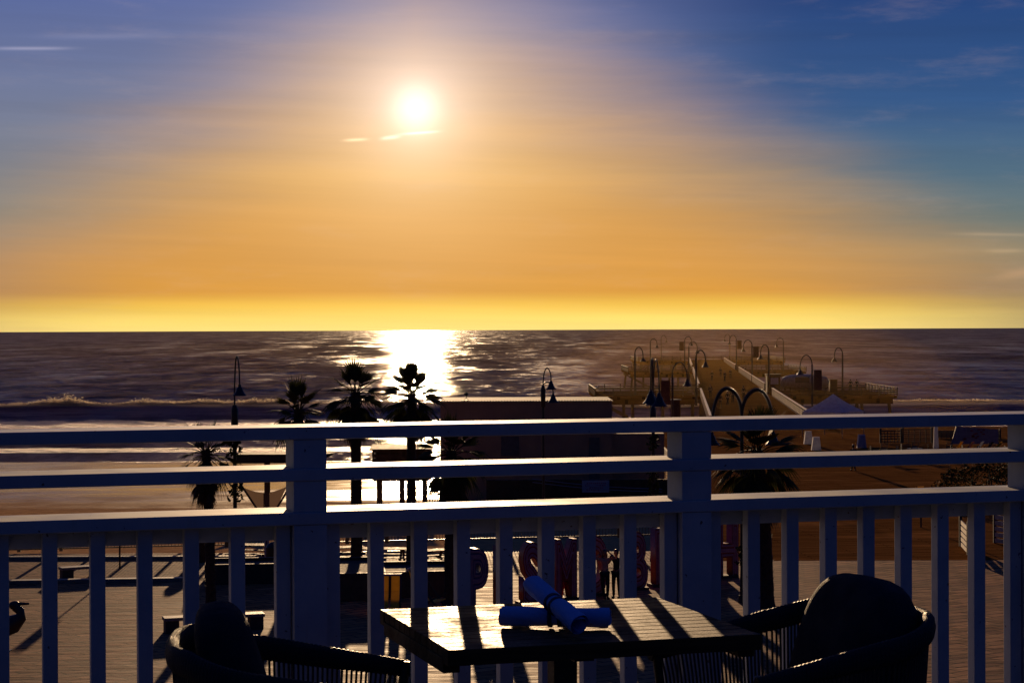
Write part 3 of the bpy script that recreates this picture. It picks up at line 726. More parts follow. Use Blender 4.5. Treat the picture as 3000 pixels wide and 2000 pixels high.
# ------------------------------------------------------------------ street lamps with bell shades
def bell(name, t, p, s=1.0, matl=BLACKM):
    b = MB()
    b.lathe(p, [(.02*s, .40*s), (.035*s, .36*s), (.055*s, .35*s), (.06*s, .27*s), (.10*s, .24*s), (.115*s, .16*s), (.16*s, .08*s), (.235*s, .0), (.24*s, -.015*s), (.2*s, -.01*s), (.10*s, .12*s), (.02*s, .15*s)], 16)
    return b.build(name, matl, t, smooth=True)
def arc_pts(x0, z0, span, zapex, zdrop, dirv, n=26, pointy=.0):
    pts = []
    for i in range(n+1):
        a = PI*i/n; x = span*(1-math.cos(a))/2; zb = z0 if a < PI/2 else zdrop
        z = zb+(zapex-zb)*math.sin(a)
        pts.append(Vector((dirv[0]*x+x0[0], dirv[1]*x+x0[1], z)))
    return pts
def lamp(label, base, zap, arms, pole_top, r=.055, shade=1.0, span=1.0, zdrop=None, baskets=(), wrapped=False, group='gooseneck lamps on the plaza', matl=BLACKM, arm_r=.03, lowband=True, banner=None):
    t = thing('street_lamp', label, 'street lamp', base, group=group)
    b = MB(); b.tube([(0, 0, 0), (0, 0, .25)], [.16, .13], 12); b.tube([(0, 0, .25), (0, 0, 1.2), (0, 0, pole_top)], [r*1.5, r*1.15, r], 10)
    if lowband: b.lathe((0, 0, pole_top-.9), [(r, 0), (r*1.9, .06), (r*1.9, .75), (r, .9)], 10)
    b.build('pole', matl, t, smooth=True)
    zdrop = zdrop if zdrop is not None else pole_top+.1
    for dv, sp, za, zd in arms:
        pts = arc_pts((0, 0), pole_top, sp, za, zd, dv)
        b = MB(); b.tube(pts, arm_r, 8); e = b.build('arm', matl, t, smooth=True)
        if wrapped:
            b = MB()
            for i in range(0, len(pts)-1):
                for q in (0, .34, .67):
                    p = pts[i].lerp(pts[i+1], q); d = (pts[i+1]-pts[i]).normalized()
                    b.tube([p-d*.013, p+d*.013], .064, 8)
            b.build('rope_lights', matl, e)
        bell('lamp_shade', t, pts[-1]+Vector((0, 0, -.40*shade)), shade, matl)
    for zb in baskets:
        b = MB(); rr = random.Random(int(zb*10))
        for i in range(90):
            a = rr.uniform(0, 2*PI); p = Vector((math.cos(a)*rr.uniform(.05, .26), math.sin(a)*rr.uniform(.05, .26), zb+rr.uniform(-.3, .3)))
            d = Vector((rr.uniform(-1, 1), rr.uniform(-1, 1), rr.uniform(-1, 1)))*.09; e2 = Vector((rr.uniform(-1, 1), rr.uniform(-1, 1), rr.uniform(-1, 1)))*.06
            b.add([p-d, p+e2, p+d, p-e2], [(0, 1, 2, 3)])
        b.build('flower_basket', LEAF, t)
    if banner:
        bx_, bz, bw, bh = banner
        b = MB(); b.box((bx_, 0, bz), (bw, .02, bh)); b.beam((0, 0, bz+bh/2+.03), (bx_+math.copysign(bw/2, bx_), 0, bz+bh/2+.03), .03, .03); b.beam((0, 0, bz-bh/2-.03), (bx_+math.copysign(bw/2, bx_), 0, bz-bh/2-.03), .03, .03)
        b.build('banner', BANN, t)
    return t
BANN = mat('brown_banner_cloth', (.10, .04, .02), (.06, .025, .015), rough=.8)
def zof(y_px, x_px, Y): return atY(x_px, y_px, Y).z
# left lamp, its arm turned towards the camera
p = at(690, 1779); lamp('tall single gooseneck street lamp beside the leftmost palm', p, 0, [((.31, -.95), .95, zof(1043, 692, p.y)-0, zof(1122, 697, p.y-.9))], zof(1185, 690, p.y), arm_r=.026, r=.06, baskets=(zof(1310, 690, p.y), zof(1440, 690, p.y)))
p = atY(1593, 1640, 80.0); p.z = 0
lamp('two armed gooseneck street lamp before the flat roofed building', p, 0, [((1, -.25), .32, zof(1078, 1600, p.y), zof(1112, 1613, p.y)), ((.95, -.5), .42, zof(1120, 1600, p.y), zof(1150, 1617, p.y))], zof(1128, 1593, p.y), r=.05, arm_r=.024, shade=.95)
p = atY(1915, 1650, 79.0); p.z = 0
lamp('tall double gooseneck street lamp with hanging flower baskets left of the pier', p, 0, [((-.16, -.98), 1.0, zof(1050, 1912, p.y), zof(1140, 1904, p.y-1)), ((.10, -.99), 1.4, zof(1052, 1917, p.y), zof(1148, 1922, p.y-1.4)), ((.06, .99), .9, zof(1051, 1914, p.y), zof(1146, 1916, p.y+1))], zof(1190, 1915, p.y), r=.065, arm_r=.028, shade=1.35, baskets=(zof(1295, 1915, p.y), zof(1400, 1915, p.y), zof(1440, 1915, p.y)))
p = atY(2175, 1765, 67.0); p.z = 0
lamp('double arched street lamp wrapped in rope lights forming a wide M over the right palm', p, 0, [((-1, .02), 1.01, zof(1137, 2130, p.y), zof(1262, 2088, p.y)), ((1, .06), 1.07, zof(1141, 2225, p.y), zof(1262, 2272, p.y))], zof(1218, 2178, p.y), r=.06, arm_r=.042, wrapped=True, shade=1.15, lowband=False, baskets=(3.2, 1.6))

# ------------------------------------------------------------------ pier
SL = .084
def pl(Y): return 2.9+SL*Y
def pr(Y): return 12.7+SL*Y
GP = 'lamps along the pier'
RAILP = mat('sunlit_pier_railing_wood', (.62, .46, .28), (.48, .34, .20), rough=.42, spec=.9)  # low sun on the walkway railings is put into this paler wood colour
tag((lambda b: b.build('boardwalk', PLANK))(MB().add([(8, 79, .006), (60, 79, .006), (60, 186, .006), (12.5, 186, .006), (11.2, 118, .006)], [(0, 1, 2, 3, 4)])), kind='structure')
bwm = MB(); bwm.box((36.2, 186, -.3), (47.4, .3, .55))
for x in range(14, 60, 6): bwm.tube([(x, 184.5, -.4), (x, 184.5, -5)], .2, 8)
for (xa, ya, xb, yb) in ((60, 82.6, 60, 186), (11.3, 118, 12.4, 185.8)): bwm.beam((xa, ya, -.3), (xb, yb, -.3), .3, .5)
tag(bwm.build('boardwalk_substructure', WOOD), kind='structure')
pier = thing('pier', 'long wooden fishing pier with three side platforms running out over the surf', 'pier', (pl(186), 186, 0))
b = MB()
Ys = [186+6*i for i in range(70)]
L_ = lambda Y: (pl(Y), Y, 0); 
b.add([(pl(186), 186, 0), (pr(186), 186, 0), (pr(600), 600, 0), (pl(600), 600, 0), (pl(186), 186, -.35), (pr(186), 186, -.35), (pr(600), 600, -.35), (pl(600), 600, -.35)],
      [(0, 1, 2, 3), (7, 6, 5, 4), (0, 4, 5, 1), (1, 5, 6, 2), (2, 6, 7, 3), (3, 7, 4, 0)])
DPIER = plank_mat('pier_planks', (.20, .095, .028), (.13, .06, .018), .30, math.radians(-5), .55)
b.build('deck', DPIER, pier, world=True)
plats = []   # (x0, x1, y0, y1)
for (ya, yb, xl, xr) in ((272, 296, 11.4, 52.6), (425, 452, 24.8, 62.8), (565, 602, 35.8, 77.5)):
    for side in (0, 1):
        x0, x1 = ((xl, pl(ya)-.02) if side == 0 else (pr(yb)+.02, xr))
        plats.append((x0, x1, ya, yb, side))
        b = MB(); b.box(((x0+x1)/2, (ya+yb)/2, -.19), (x1-x0, yb-ya, .38)); b.box(((x0+x1)/2, ya+.6, -.7), (x1-x0-1, .4, .6)); b.box(((x0+x1)/2, yb-.6, -.7), (x1-x0-1, .4, .6))
        b.build('side_platform', DPIER, pier, world=True)
def rail_run(b, pts, h=1.1, gap=2.4):
    for a, c in zip(pts, pts[1:]):
        a = Vector(a); c = Vector(c); L = (c-a).length; n = max(1, round(L/gap))
        for k in range(n+1):
            p = a.lerp(c, k/n); b.box((p.x, p.y, h/2), (.14, .14, h))
        b.beam(a+Vector((0, 0, h+.02)), c+Vector((0, 0, h+.02)), .24, .06)
        for z in (.28, .52, .76): b.beam(a+Vector((0, 0, z)), c+Vector((0, 0, z)), .05, .15)
for nm, side in (('left', 0), ('right', 1)):
    edge = pl if side == 0 else pr
    ys_ = [186]+[q for (x0, x1, ya, yb, s) in plats if s == side for q in (ya, yb)]+[602]
    for a, c in ((ys_[0], ys_[1]), (ys_[2], ys_[3]), (ys_[4], ys_[5])):
        b = MB(); rail_run(b, [(edge(a), a, 0), (edge(c), c, 0)]); b.build('pier_railing', RAILP, pier, world=True)
    for (x0, x1, ya, yb, s) in plats:
        if s != side: continue
        b = MB()
        if side == 0: rail_run(b, [(pl(ya), ya, 0), (x0, ya, 0), (x0, yb, 0), (pl(yb), yb, 0)])
        else: rail_run(b, [(pr(ya), ya, 0), (x1, ya, 0), (x1, yb, 0), (pr(yb), yb, 0)])
        b.build('pier_railing', WOOD, pier, world=True)
b = MB(); rail_run(b, [(pl(602), 602, 0), (pr(602), 602, 0)]); b.build('pier_railing', WOOD, pier, world=True)
for Y in [192+9.5*i for i in range(44)]:
    xa, xb = pl(Y)+.5, pr(Y)-.5
    b = MB()
    for x in (xa, (xa+xb)/2, xb): b.tube([(x, Y, -.3), (x+(-.6 if x == xa else .6 if x == xb else 0), Y, -8)], .19, 8)
    b.beam((xa-.3, Y, -.6), (xb+.3, Y, -.6), .35, .4); b.beam((xa, Y+.2, -1), (xb, Y+.2, -3.6), .12, .25)
    b.build('pile_row', WOOD, pier, world=True)
for (x0, x1, ya, yb, s) in plats:
    for Y in (ya+1, yb-1):
        b = MB(); k = 4; b.beam((x0+.4, Y, -.9), (x1-.4, Y, -.9), .3, .5)
        for i in range(k):
            x = x0+1+(x1-x0-2)*i/(k-1)
            b.tube([(x, Y, -.4), (x+(-.5 if s == 0 else .5)*(1.6 if (i == 0 and s == 0) or (i == k-1 and s == 1) else 0), Y, -8)], .24, 8)
        b.beam((x0+1, Y+.2, -1.1), (x0+1+(x1-x0)/3, Y+.2, -3.7), .12, .25)
        b.build('pile_row', WOOD, pier, world=True)

# lamps on the pier: (pole x, top y, Y, arm side, banner, label)
PL = [(1860, 1017, 283, 1, None, 'pier lamp on the near left side platform, arm to the right'),
      (1905, 992, 440, 1, None, 'pier lamp on the middle left side platform'),
      (1937, 982.5, 588, 1, None, 'pier lamp on the far left platform at the end of the pier'),
      (2006, 986, 438, 1, -1, 'pier lamp with a banner on its left, left edge of the pier halfway out'),
      (2018, 1001, 352, 1, None, 'shorter pier lamp just right of the left bannered one halfway out'),
      (2039, 1026, 240, 1, None, 'low looking pier lamp on the left edge beside the walkers'),
      (1970, 1061, 156, 1, -1, 'large lamp with a brown banner at the foot of the pier, left of the walkway'),
      (2138, 979, 590, -1, None, 'leftmost lamp of the two at the far right end of the pier walkway'),
      (2157, 982, 444, -1, 1, 'bannered lamp beside the farthest walkway end, arm to the left'),
      (2203, 996, 348, -1, 1, 'pier lamp with a low banner right of the walkway'),
      (2252, 1010, 282, -1, None, 'pier lamp with a round fitting at the near right platform corner'),
      (2295, 989, 440, -1, None, 'pier lamp at the outer side of the middle right platform'),
      (2379, 1040, 190, -1, 1, 'large lamp with a dark banner rising beside the white tent'),
      (2468, 1018, 285, -1, None, 'lamp on the near right platform beyond the silver trailer')]
for (x, ty, Y, sd, ban, lab) in PL:
    p = atY(x, ty, Y); zt_ = p.z; p.z = 0; near = Y < 200
    sp = 1.15 if Y < 330 else 1.5
    bn = None
    if ban: bn = (ban*(.55 if near else .7), zt_-(2.38 if near else 2.1), .75 if near else 1.0, 1.9)
    lamp(lab, p, 0, [((sd, 0), sp, zt_, zt_-1.25)], zt_-.9, r=.075 if near else .11, arm_r=.05 if near else .08, shade=1.5 if near else 1.9, group=GP, matl=PIERLAMP, lowband=False, banner=bn)

# silver trailer on the near right platform
p = atY(2358, 1160, 284); p.z = .02
tr = thing('food_trailer', 'rounded silver food trailer parked on the near right pier platform', 'trailer', p, math.radians(3))
b = MB(); vs = []; nL, nR = 22, 20
for i in range(nL+1):
    u = -1+2*i/nL; f = (1-abs(u)**3.2)**.38 if abs(u) < 1 else .02
    for j in range(nR):
        a = 2*PI*j/nR; cc, ss = math.cos(a), math.sin(a)
        vs.append((u*3.5, math.copysign(abs(cc)**.6, cc)*1.15*max(.1, f), 1.55+math.copysign(abs(ss)**.6, ss)*1.12*max(.1, f)))
b.add(vs, [(i*nR+j, i*nR+(j+1) % nR, (i+1)*nR+(j+1) % nR, (i+1)*nR+j) for i in range(nL) for j in range(nR)])
b.build('body', SILVER, tr, smooth=True)
b = MB(); b.box((-.6, -1.14, 1.9), (2.0, .08, .8)); b.build('serving_window', BLACKM, tr)
for s in (-1, 1):
    b = MB(); b.tube([(s*.5, -1.0, .36), (s*.5, -.78, .36)], .36, 18); b.tube([(s*.5, .8, .36), (s*.5, 1.0, .36)], .36, 18); b.build('wheel', BLACKM, tr)
p = atY(2265, 1160, 286); p.z = .02
bx_ = thing('kiosk_box', 'small kiosk with a pale lit window left of the silver trailer', 'kiosk', p)
b = MB(); b.box((0, 0, 1.3), (1.9, 1.6, 2.6)); b.box((0, 0, 2.66), (2.2, 1.9, .1)); b.build('wall', WOOD, bx_)
b = MB(); b.box((.1, -.81, 1.7), (1.1, .03, .9)); b.build('window', SIGNM, bx_)
p = atY(2441, 1160, 288); p.z = 0
bx_ = thing('storage_box', 'dark box standing between the trailer and the platform lamp', 'box', p)
b = MB(); b.box((0, 0, .9), (1.1, .8, 1.8)); b.box((0, 0, 1.84), (1.25, .95, .08)); b.build('cabinet', WOOD, bx_)
b = MB(); b.box((0, -.42, .9), (.9, .04, 1.5)); b.build('door', PIERLAMP, bx_)

# ------------------------------------------------------------------ plaza furniture
def W2(px, py, z=0.0): return at(px, py, z)
# bar fence along the seawall
fa = W2(-260, 1623.5); fb = W2(1905, 1572)
fen = thing('bar_fence', 'long dark bar fence with square posts along the beach edge of the plaza', 'fence', fa)
fd = (fb-fa); fL = fd.length; fu = fd.normalized(); ang = math.atan2(fu.y, fu.x)
b = MB(); k = int(fL/.14)
for i in range(k+1):
    p = fa+fu*(i*.14); b.box((p.x, p.y, .58), (.022, .022, 1.0), ang)
for z in (.1, 1.1): b.beam(fa+Vector((0, 0, z)), fb+Vector((0, 0, z)), .05, .05)
b.build('bars', BLACKM, fen, world=True)
n = int(fL/1.72)
for i in range(n+1):
    p = fa+fu*(i*1.72+.9)
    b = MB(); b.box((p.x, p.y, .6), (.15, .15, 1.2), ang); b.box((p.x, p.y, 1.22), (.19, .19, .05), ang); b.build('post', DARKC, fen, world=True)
# kerb steps
b = MB()
for (x0, y0, x1, y1, hh, w) in ((-260, 1637, 720, 1634, .10, .35), (-260, 1713, 560, 1700, .13, .4), (700, 1634, 1350, 1612, .1, .35)):
    a = W2(x0, y0); c = W2(x1, y1); b.beam(a+Vector((0, 0, hh/2)), c+Vector((0, 0, hh/2)), w, hh)
tag(b.build('kerb', CONC), kind='structure')

def bench(label, pa, pb, hz=.45, w=.5, mt=CONC, legw=.42, group='low plaza benches'):
    a = Vector(pa); c = Vector(pb); mid = (a+c)/2; t = thing('bench', label, 'bench', (mid.x, mid.y, 0), math.atan2((c-a).y, (c-a).x), group); L = (c-a).length
    b = MB(); b.box((0, 0, hz-.05), (L, w, .1)); b.build('seat', mt, t, bevel=.012)
    for s in (-1, 1):
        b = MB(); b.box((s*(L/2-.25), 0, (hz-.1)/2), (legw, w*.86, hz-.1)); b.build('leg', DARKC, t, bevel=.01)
    return t
def pair(x0, y0, x1, y1): return W2(x0, y0), W2(x1, y1)
bench('pale stone slab bench behind the left armchair', *pair(478, 1853, 772, 1838), hz=.48, w=.55)
bench('small slab bench near the fence at the far left', *pair(176, 1694, 300, 1686), hz=.42, w=.5)

def planter(label, x0, x1, ypx, h, depth, plants=False):
    a = W2(x0, ypx); c = W2(x1, ypx-(x1-x0)*.02); t = thing('planter', label, 'planter', ((a.x+c.x)/2, (a.y+c.y)/2+depth/2, 0), math.atan2(c.y-a.y, c.x-a.x), 'raised planters around the palms'); L = (c-a).length
    b = MB(); 
    for sx_, sy_, dx, dy in ((0, -depth/2+.1, L, .2), (0, depth/2-.1, L, .2), (-L/2+.1, 0, .2, depth-.4), (L/2-.1, 0, .2, depth-.4)): b.box((sx_, sy_, h/2), (dx, dy, h))
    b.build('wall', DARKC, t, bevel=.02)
    b = MB(); b.box((0, 0, h/2-.06), (L-.38, depth-.38, h-.1)); b.build('soil', SOIL, t)
    if plants:
        rr = random.Random(int(x0)); b = MB()
        for i in range(int(L*70)):
            p = Vector((rr.uniform(-L/2+.2, L/2-.2), rr.uniform(-depth/2+.2, depth/2-.2), h-.1)); hh = rr.uniform(.08, .32); d = Vector((rr.uniform(-1, 1), rr.uniform(-1, 1), 0))*.1
            b.add([p+Vector((-.03, 0, 0)), p+Vector((.03, 0, 0)), p+d+Vector((0, 0, hh))], [(0, 1, 2)])
        b.build('ground_cover', LEAF, t)
    return t
planter('dark raised planter with pale rim left of the left railing post', 588, 905, 1712, .72, 2.2)
planter('dark raised planter holding the tall palm, right of the left railing post', 925, 1090, 1762, .95, 5.0)
planter('long dark raised planter behind the table left corner', 1100, 1345, 1752, .9, 3.2)

# pole signs, bollards
def pole_sign(label, x, y, htop, sw, sh, face=SIGNM, r=.035, cat='sign', back=False):
    p = W2(x, y); t = thing('pole_sign', label, cat, p)
    b = MB(); b.tube([(0, 0, 0), (0, 0, htop)], r, 8); b.build('pole', BLACKM, t)
    b = MB(); b.box((0, -.03, htop-sh/2), (sw, .02, sh)); b.build('sign_panel', face, t); return t
pole_sign('dark parking style sign on a thin pole before the fence', 351, 1666, 2.0, .42, .62, BLACKM)
pole_sign('grey sign post standing on the planter edge at the left', 782, 1662, 1.7, .2, 1.5, SIGNM, .05)
def litter(label, x, y, h=1.05, r=.28):
    p = W2(x, y); t = thing('litter_bin', label, 'litter bin', p, group='dark litter bins on the plaza')
    b = MB(); b.lathe((0, 0, 0), [(r*.85, 0), (r, .1), (r, h*.8), (r*1.08, h*.82)], 16); b.build('body', DARKC, t, smooth=True)
    b = MB(); b.lathe((0, 0, h*.82), [(r*1.1, 0), (r*1.0, .08), (r*.5, .2), (.02, .23)], 16); b.build('lid', BLACKM, t, smooth=True)
litter('round dark litter bin beside the grey sign post at left', 803, 1668); litter('round dark litter bin left of the leftmost palm trunk', 585, 1645, 1.0, .3)

# picnic tables behind the planters
def picnic(label, x, y, rz, s=1.0):
    p = W2(x, y); t = thing('picnic_table', label, 'picnic table', p, rz, 'picnic tables by the fence')
    b = MB()
    for i in range(5): b.box((0, -.3+.15*i, .74), (1.8*s, .13, .04))
    b.build('table_top', WOOD, t)
    for sy in (-1, 1):
        b = MB(); b.box((0, sy*.68, .45), (1.8*s, .26, .04)); b.build('seat', WOOD, t)
    for sx_ in (-1, 1):
        b = MB(); b.beam((sx_*.65*s, -.7, 0), (sx_*.65*s, -.2, .72), .08, .08); b.beam((sx_*.65*s, .7, 0), (sx_*.65*s, .2, .72), .08, .08); b.beam((sx_*.65*s, -.75, .41), (sx_*.65*s, .75, .41), .07, .07); b.build('leg', WOOD, t)
picnic('wooden picnic table just left of the tall palm trunk', 1000, 1658, .25); picnic('wooden picnic table between the two tall palm trunks', 1130, 1662, -.1)
picnic('wooden picnic table right of the right tall palm trunk', 1258, 1668, .5); picnic('wooden picnic table beside the grey sign post at left', 742, 1650, -.2)

# yellow slatted beach chairs
def ychair(label, x, y, rz, s=1.0):
    p = W2(x, y); t = thing('beach_chair', label, 'beach chair', p, rz, 'yellow slatted beach chairs'); t.scale = (s, s, s)
    for k in range(2):
        b = MB(); pts = [Vector((.17*(1 if k else -1), -.35, .33)), Vector((.17*(1 if k else -1), .12, .30)), Vector((.17*(1 if k else -1), .42, .72)), Vector((.17*(1 if k else -1), .55, 1.2))]
        for a, c in zip(pts, pts[1:]): b.beam(a, c, .26, .03)
        b.build('yellow_sling', YELL, t)
    b = MB(); b.box((0, .56, 1.22), (.72, .05, .07)); b.build('head_bar', SIGNM, t)
    for sx_ in (-1, 1):
        b = MB(); b.beam((sx_*.34, -.4, 0), (sx_*.34, .5, 1.2), .05, .05); b.beam((sx_*.34, .5, 0), (sx_*.34, -.35, .5), .05, .05); b.build('leg', DARKC, t)
ychair('yellow striped beach chair seen straight on beyond the left table corner', 1140, 1806, 0.0, 1.05)
ychair('yellow beach chair seen side on beyond the table, right of the other', 1262, 1790, math.radians(75), 1.15)

# ------------------------------------------------------------------ big letters
def glyph(ch):
    cu = bpy.data.curves.new('g', 'FONT'); cu.body = ch; cu.align_x = 'CENTER'; cu.size = 1.0; cu.resolution_u = 4
    return cu
def curve_mesh(cu, name, mt, parent, loc, scale, rotx=True):
    o = bpy.data.objects.new('tmp', cu); C.objects.link(o); bpy.context.view_layer.update()
    dg = bpy.context.evaluated_depsgraph_get(); me = bpy.data.meshes.new_from_object(o.evaluated_get(dg)); bpy.data.objects.remove(o)
    M = Matrix.Translation(loc) @ Matrix.Diagonal((scale[0], scale[1], scale[2], 1)) @ Matrix.Rotation(PI/2, 4, 'X')
    me.transform(M); me.materials.clear(); me.materials.append(mt); me.name = name
    q = bpy.data.objects.new(name, me); C.objects.link(q); q.parent = parent; return q
H0 = W2(2124, 1690); P0 = W2(1392, 1790); ld = (H0-P0); step = ld/9.6; lang = math.radians(20)
order = [('P', 0), ('I', .85), ('S', 1.9), ('M', 3.15), ('O', 4.25), ('B', 5.85), ('E', 6.9), ('A', 7.8), ('C', 8.7), ('H', 9.6)]
for ch, k in order:
    p = P0+step*k
    fm, dm = (LBLUE, 'dark purple') if ch == 'P' else (RED, 'deep red')
    t = thing('sign_letter', 'giant standing %s letter %s with pale inline stripes on the plaza' % (dm, ch), 'letter', p, lang, 'giant standing letters')
    wsc = {'I': 1.6, 'M': 1.05, 'O': 1.1}.get(ch, 1.32)
    cu = glyph(ch); cu.extrude = .5; cu.offset = .055; cu.bevel_depth = 0
    curve_mesh(cu, 'letter_body', fm, t, (0, 0, .10), (wsc, .46, 2.68))
    for off in (.02, -.03):
        c2 = glyph(ch); c2.fill_mode = 'NONE'; c2.bevel_depth = .015; c2.offset = off
        curve_mesh(c2, 'inline_stripe', INLINE, t, (0, -.236, .10), (wsc, .5, 2.68))
    b = MB(); b.box((0, 0, .05), (.85, .6, .1)); b.build('base', DARKC, t)

# ------------------------------------------------------------------ building, cabinet, banner, tower, sail
Yb = 140.0
xa = atY(1290, 1180, Yb).x; xb = atY(1793, 1180, Yb).x; xc = atY(1948, 1270, Yb).x; zt1 = atY(1560, 1177, Yb).z; zt2 = atY(1870, 1271, Yb).z
bd = thing('flat_roofed_building', 'low dark flat roofed beach building with stepped wall beyond the plaza', 'building', (xa, Yb, 0))
b = MB(); zg = -3.2; b.box(((xa+xb)/2, Yb+4, (zt1+zg)/2), (xb-xa, 8, zt1-zg)); b.box(((xb+xc)/2+.001, Yb+4.6, (zt2+zg)/2), (xc-xb, 8, zt2-zg)); b.build('wall', WALL, bd, world=True)
b = MB(); b.box(((xa+xb)/2, Yb+4, zt1+.035), (xb-xa+.16, 8.16, .07)); b.build('roof', mat('roof_gravel', (.30, .26, .20), rough=.9, spec=.1), bd, world=True)
b = MB()
for i in range(60):
    b.box((xa+(xb-xa)*(i+.5)/60, Yb-.03, zt1+.09), (.08, .05, .05))
b.build('roof_edge_trim', DARKC, bd, world=True)
for (x0, y0, x1, y1) in ((1725, 1281, 1757, 1440), (1468, 1278, 1520, 1335)):
    p = atY(x0, y0, Yb); q = atY(x1, y1, Yb)
    b = MB(); b.box(((p.x+q.x)/2, Yb-.02, (p.z+q.z)/2), (q.x-p.x, .06, p.z-q.z)); b.build('door', mat('building_door', (.12, .1, .09), rough=.6), bd, world=True)
p = atY(1366, 1178, Yb+1.2)
t = thing('roof_finial', 'small dark ball on crossed legs standing on the building roof edge', 'ornament', (p.x, p.y, zt1+.07))
b = MB(); b.ball((0, 0, .46), .15); b.build('ball', BLACKM, t, smooth=True)
b = MB()
for s in (-1, 1): b.tube([(s*.22, 0, 0), (0, 0, .2), (-s*.03, 0, .34)], .02, 6)
b.box((0, 0, .015), (.6, .12, .03)); b.build('leg', BLACKM, t)
# low wall put in for ground shaded by the building, with a pale banner
Yw = 122.0; zg = beach_z(5, Yw)-.2
wl = thing('shaded_ground_wall', 'low brown wall standing in for shaded ground in front of the flat roofed building', 'wall', (atY(1430, 1450, Yw).x, Yw, zg))
xw0 = atY(1425, 1450, Yw).x; xw1 = atY(1962, 1450, Yw).x; zw = atY(1700, 1404, Yw).z
b = MB(); b.box(((xw0+xw1)/2, Yw, (zw+zg)/2), (xw1-xw0, .25, zw-zg)); b.build('wall', WOOD, wl, world=True)
for i in range(12):
    b = MB(); b.box((xw0+(xw1-xw0)*(i+.5)/12, Yw-.16, (zw+zg)/2+.02), (.16, .08, zw-zg)); b.build('post', WOOD, wl, world=True)
p = atY(1745, 1424, Yw-.3); t = thing('banner', 'pale lilac banner with lines of small lettering hung on the stand-in wall', 'banner', (p.x, Yw-.3, p.z))
b = MB(); b.box((0, 0, 0), (1.66, .02, .74)); b.build('cloth', SIGNM, t)
b = MB()
for i, (w_, z) in enumerate(((1.1, .18), (1.3, .05), (.8, -.08), (1.15, -.21))):
    x = -w_/2
    while x < w_/2: L = .06+.07*random.random(); b.box((x+L/2, -.013, z), (L, .004, .05)); x += L+.04
b.build('lettering', RED, t)
for k, (ya, yb_) in enumerate(((1402, 1432), (1412, 1440))):
    a = atY(1560, ya, Yw-1.2); c = atY(1940, yb_, Yw-3)
    b = MB(); b.tube([a.lerp(c, i/8)+Vector((0, 0, -.12*math.sin(PI*i/8))) for i in range(9)], .018, 5)
    tag(b.build('cable', SIGNM, org=a), '%s thin pale cable sagging across the stand-in wall beside the banner' % ('upper', 'lower')[k], 'cable')

# lifeguard tower on the sand
Yt = 128.0; zs = beach_z(0, Yt)
tw = thing('lifeguard_tower', 'dark wooden lifeguard platform on stilts against the wet sand', 'lifeguard tower', (atY(1175, 1400, Yt).x, Yt, zs))
x0, x1 = atY(1098, 1350, Yt).x, atY(1258, 1350, Yt).x; zp = atY(1170, 1400, Yt).z; zr = atY(1170, 1316, Yt).z
b = MB(); b.box(((x0+x1)/2, Yt, zp), (x1-x0, 2.8, .18)); b.build('platform', WOOD, tw, world=True)
for x in (x0+.3, (x0+x1)/2, x1-.3):
    for y_ in (Yt-1.1, Yt+1.1):
        b = MB(); b.beam((x, y_, zs-.2), (x, y_, zp-.09), .22, .22); b.build('leg', WOOD, tw, world=True)
b = MB()
for z in (zp+.3, zp+.6, zp+.9, zp+1.2, zp+1.5, zr): 
    for y_ in (Yt-1.3, Yt+1.3): b.beam((x0, y_, z), (x1, y_, z), .08, .2)
    for x in (x0, x1): b.beam((x, Yt-1.3, z), (x, Yt+1.3, z), .08, .2)
for x in (x0, x0+1, (x0+x1)/2, x1-1, x1):
    for y_ in (Yt-1.3, Yt+1.3): b.box((x, y_, (zp+zr)/2), (.14, .14, zr-zp))
b.build('railing', WOOD, tw, world=True)
b = MB(); b.box(((x0+x1)/2, Yt, zr+.14), (x1-x0+.5, 3.0, .1), 0, .05); b.build('roof', WOOD, tw, world=True)

# shade canopy on a V shaped frame at the left
Ys_ = 112.0; zsd = beach_z(-12, Ys_); cx_ = atY(838, 1350, Ys_).x
x0, x1 = atY(690, 1350, Ys_).x, atY(985, 1350, Ys_).x; zc = atY(838, 1333, Ys_).z
sh = thing('shade_canopy', 'long dark fabric shade canopy on a V frame standing on the sand', 'canopy', (cx_, Ys_, zsd))
b = MB(); b.box(((x0+x1)/2-.3, Ys_, zc-.12), (x1-x0-1.0, 2.4, .5)); b.add([(x1-.8, Ys_-1.2, zc+.1), (x1, Ys_, zc+.14), (x1-.8, Ys_+1.2, zc+.1), (x1-.8, Ys_-1.2, zc-.3)], [(0, 1, 2), (0, 3, 1)]); b.build('canopy_cloth', BLACKC, sh, world=True)
xm = atY(783, 1450, Ys_).x
b = MB(); b.tube([(xm, Ys_, zsd-.1), (xm, Ys_, zc)], .17, 10); b.build('pole', WOOD, sh, world=True)
for (ax, ay, bx2, by2) in ((705, 1418, 750, 1486), (840, 1440, 812, 1486)):
    p = atY(ax, ay, Ys_-.6); q = atY(bx2, by2, Ys_-.6); q2 = q+(q-p)*.4
    b = MB(); b.tube([p+(p-q)*.9, p, q, q2], .06, 8); b.build('strut', DARKC, sh, world=True)
b = MB(); N = 10; vs = []
for i in range(N+1):
    for j in range(5):
        u = i/N; x = atY(708+132*u, 1430, Ys_-.6).x; zt_ = atY(708, 1425+18*math.sin(PI*u)-3*j*0, Ys_-.6).z
        zb_ = atY(708, 1486, Ys_-.6).z; xx = x*(1-j/4*.0)+((atY(750+62*u, 1486, Ys_-.6).x-x)*j/4); vs.append((xx, Ys_-.6, zt_+(zb_-zt_)*j/4))
b.add(vs, [(i*5+j, i*5+j+1, (i+1)*5+j+1, (i+1)*5+j) for i in range(N) for j in range(4)])
b.build('net', mat('brown_net_cloth', (.10, .07, .055), rough=.9, transl=.5), sh, world=True)

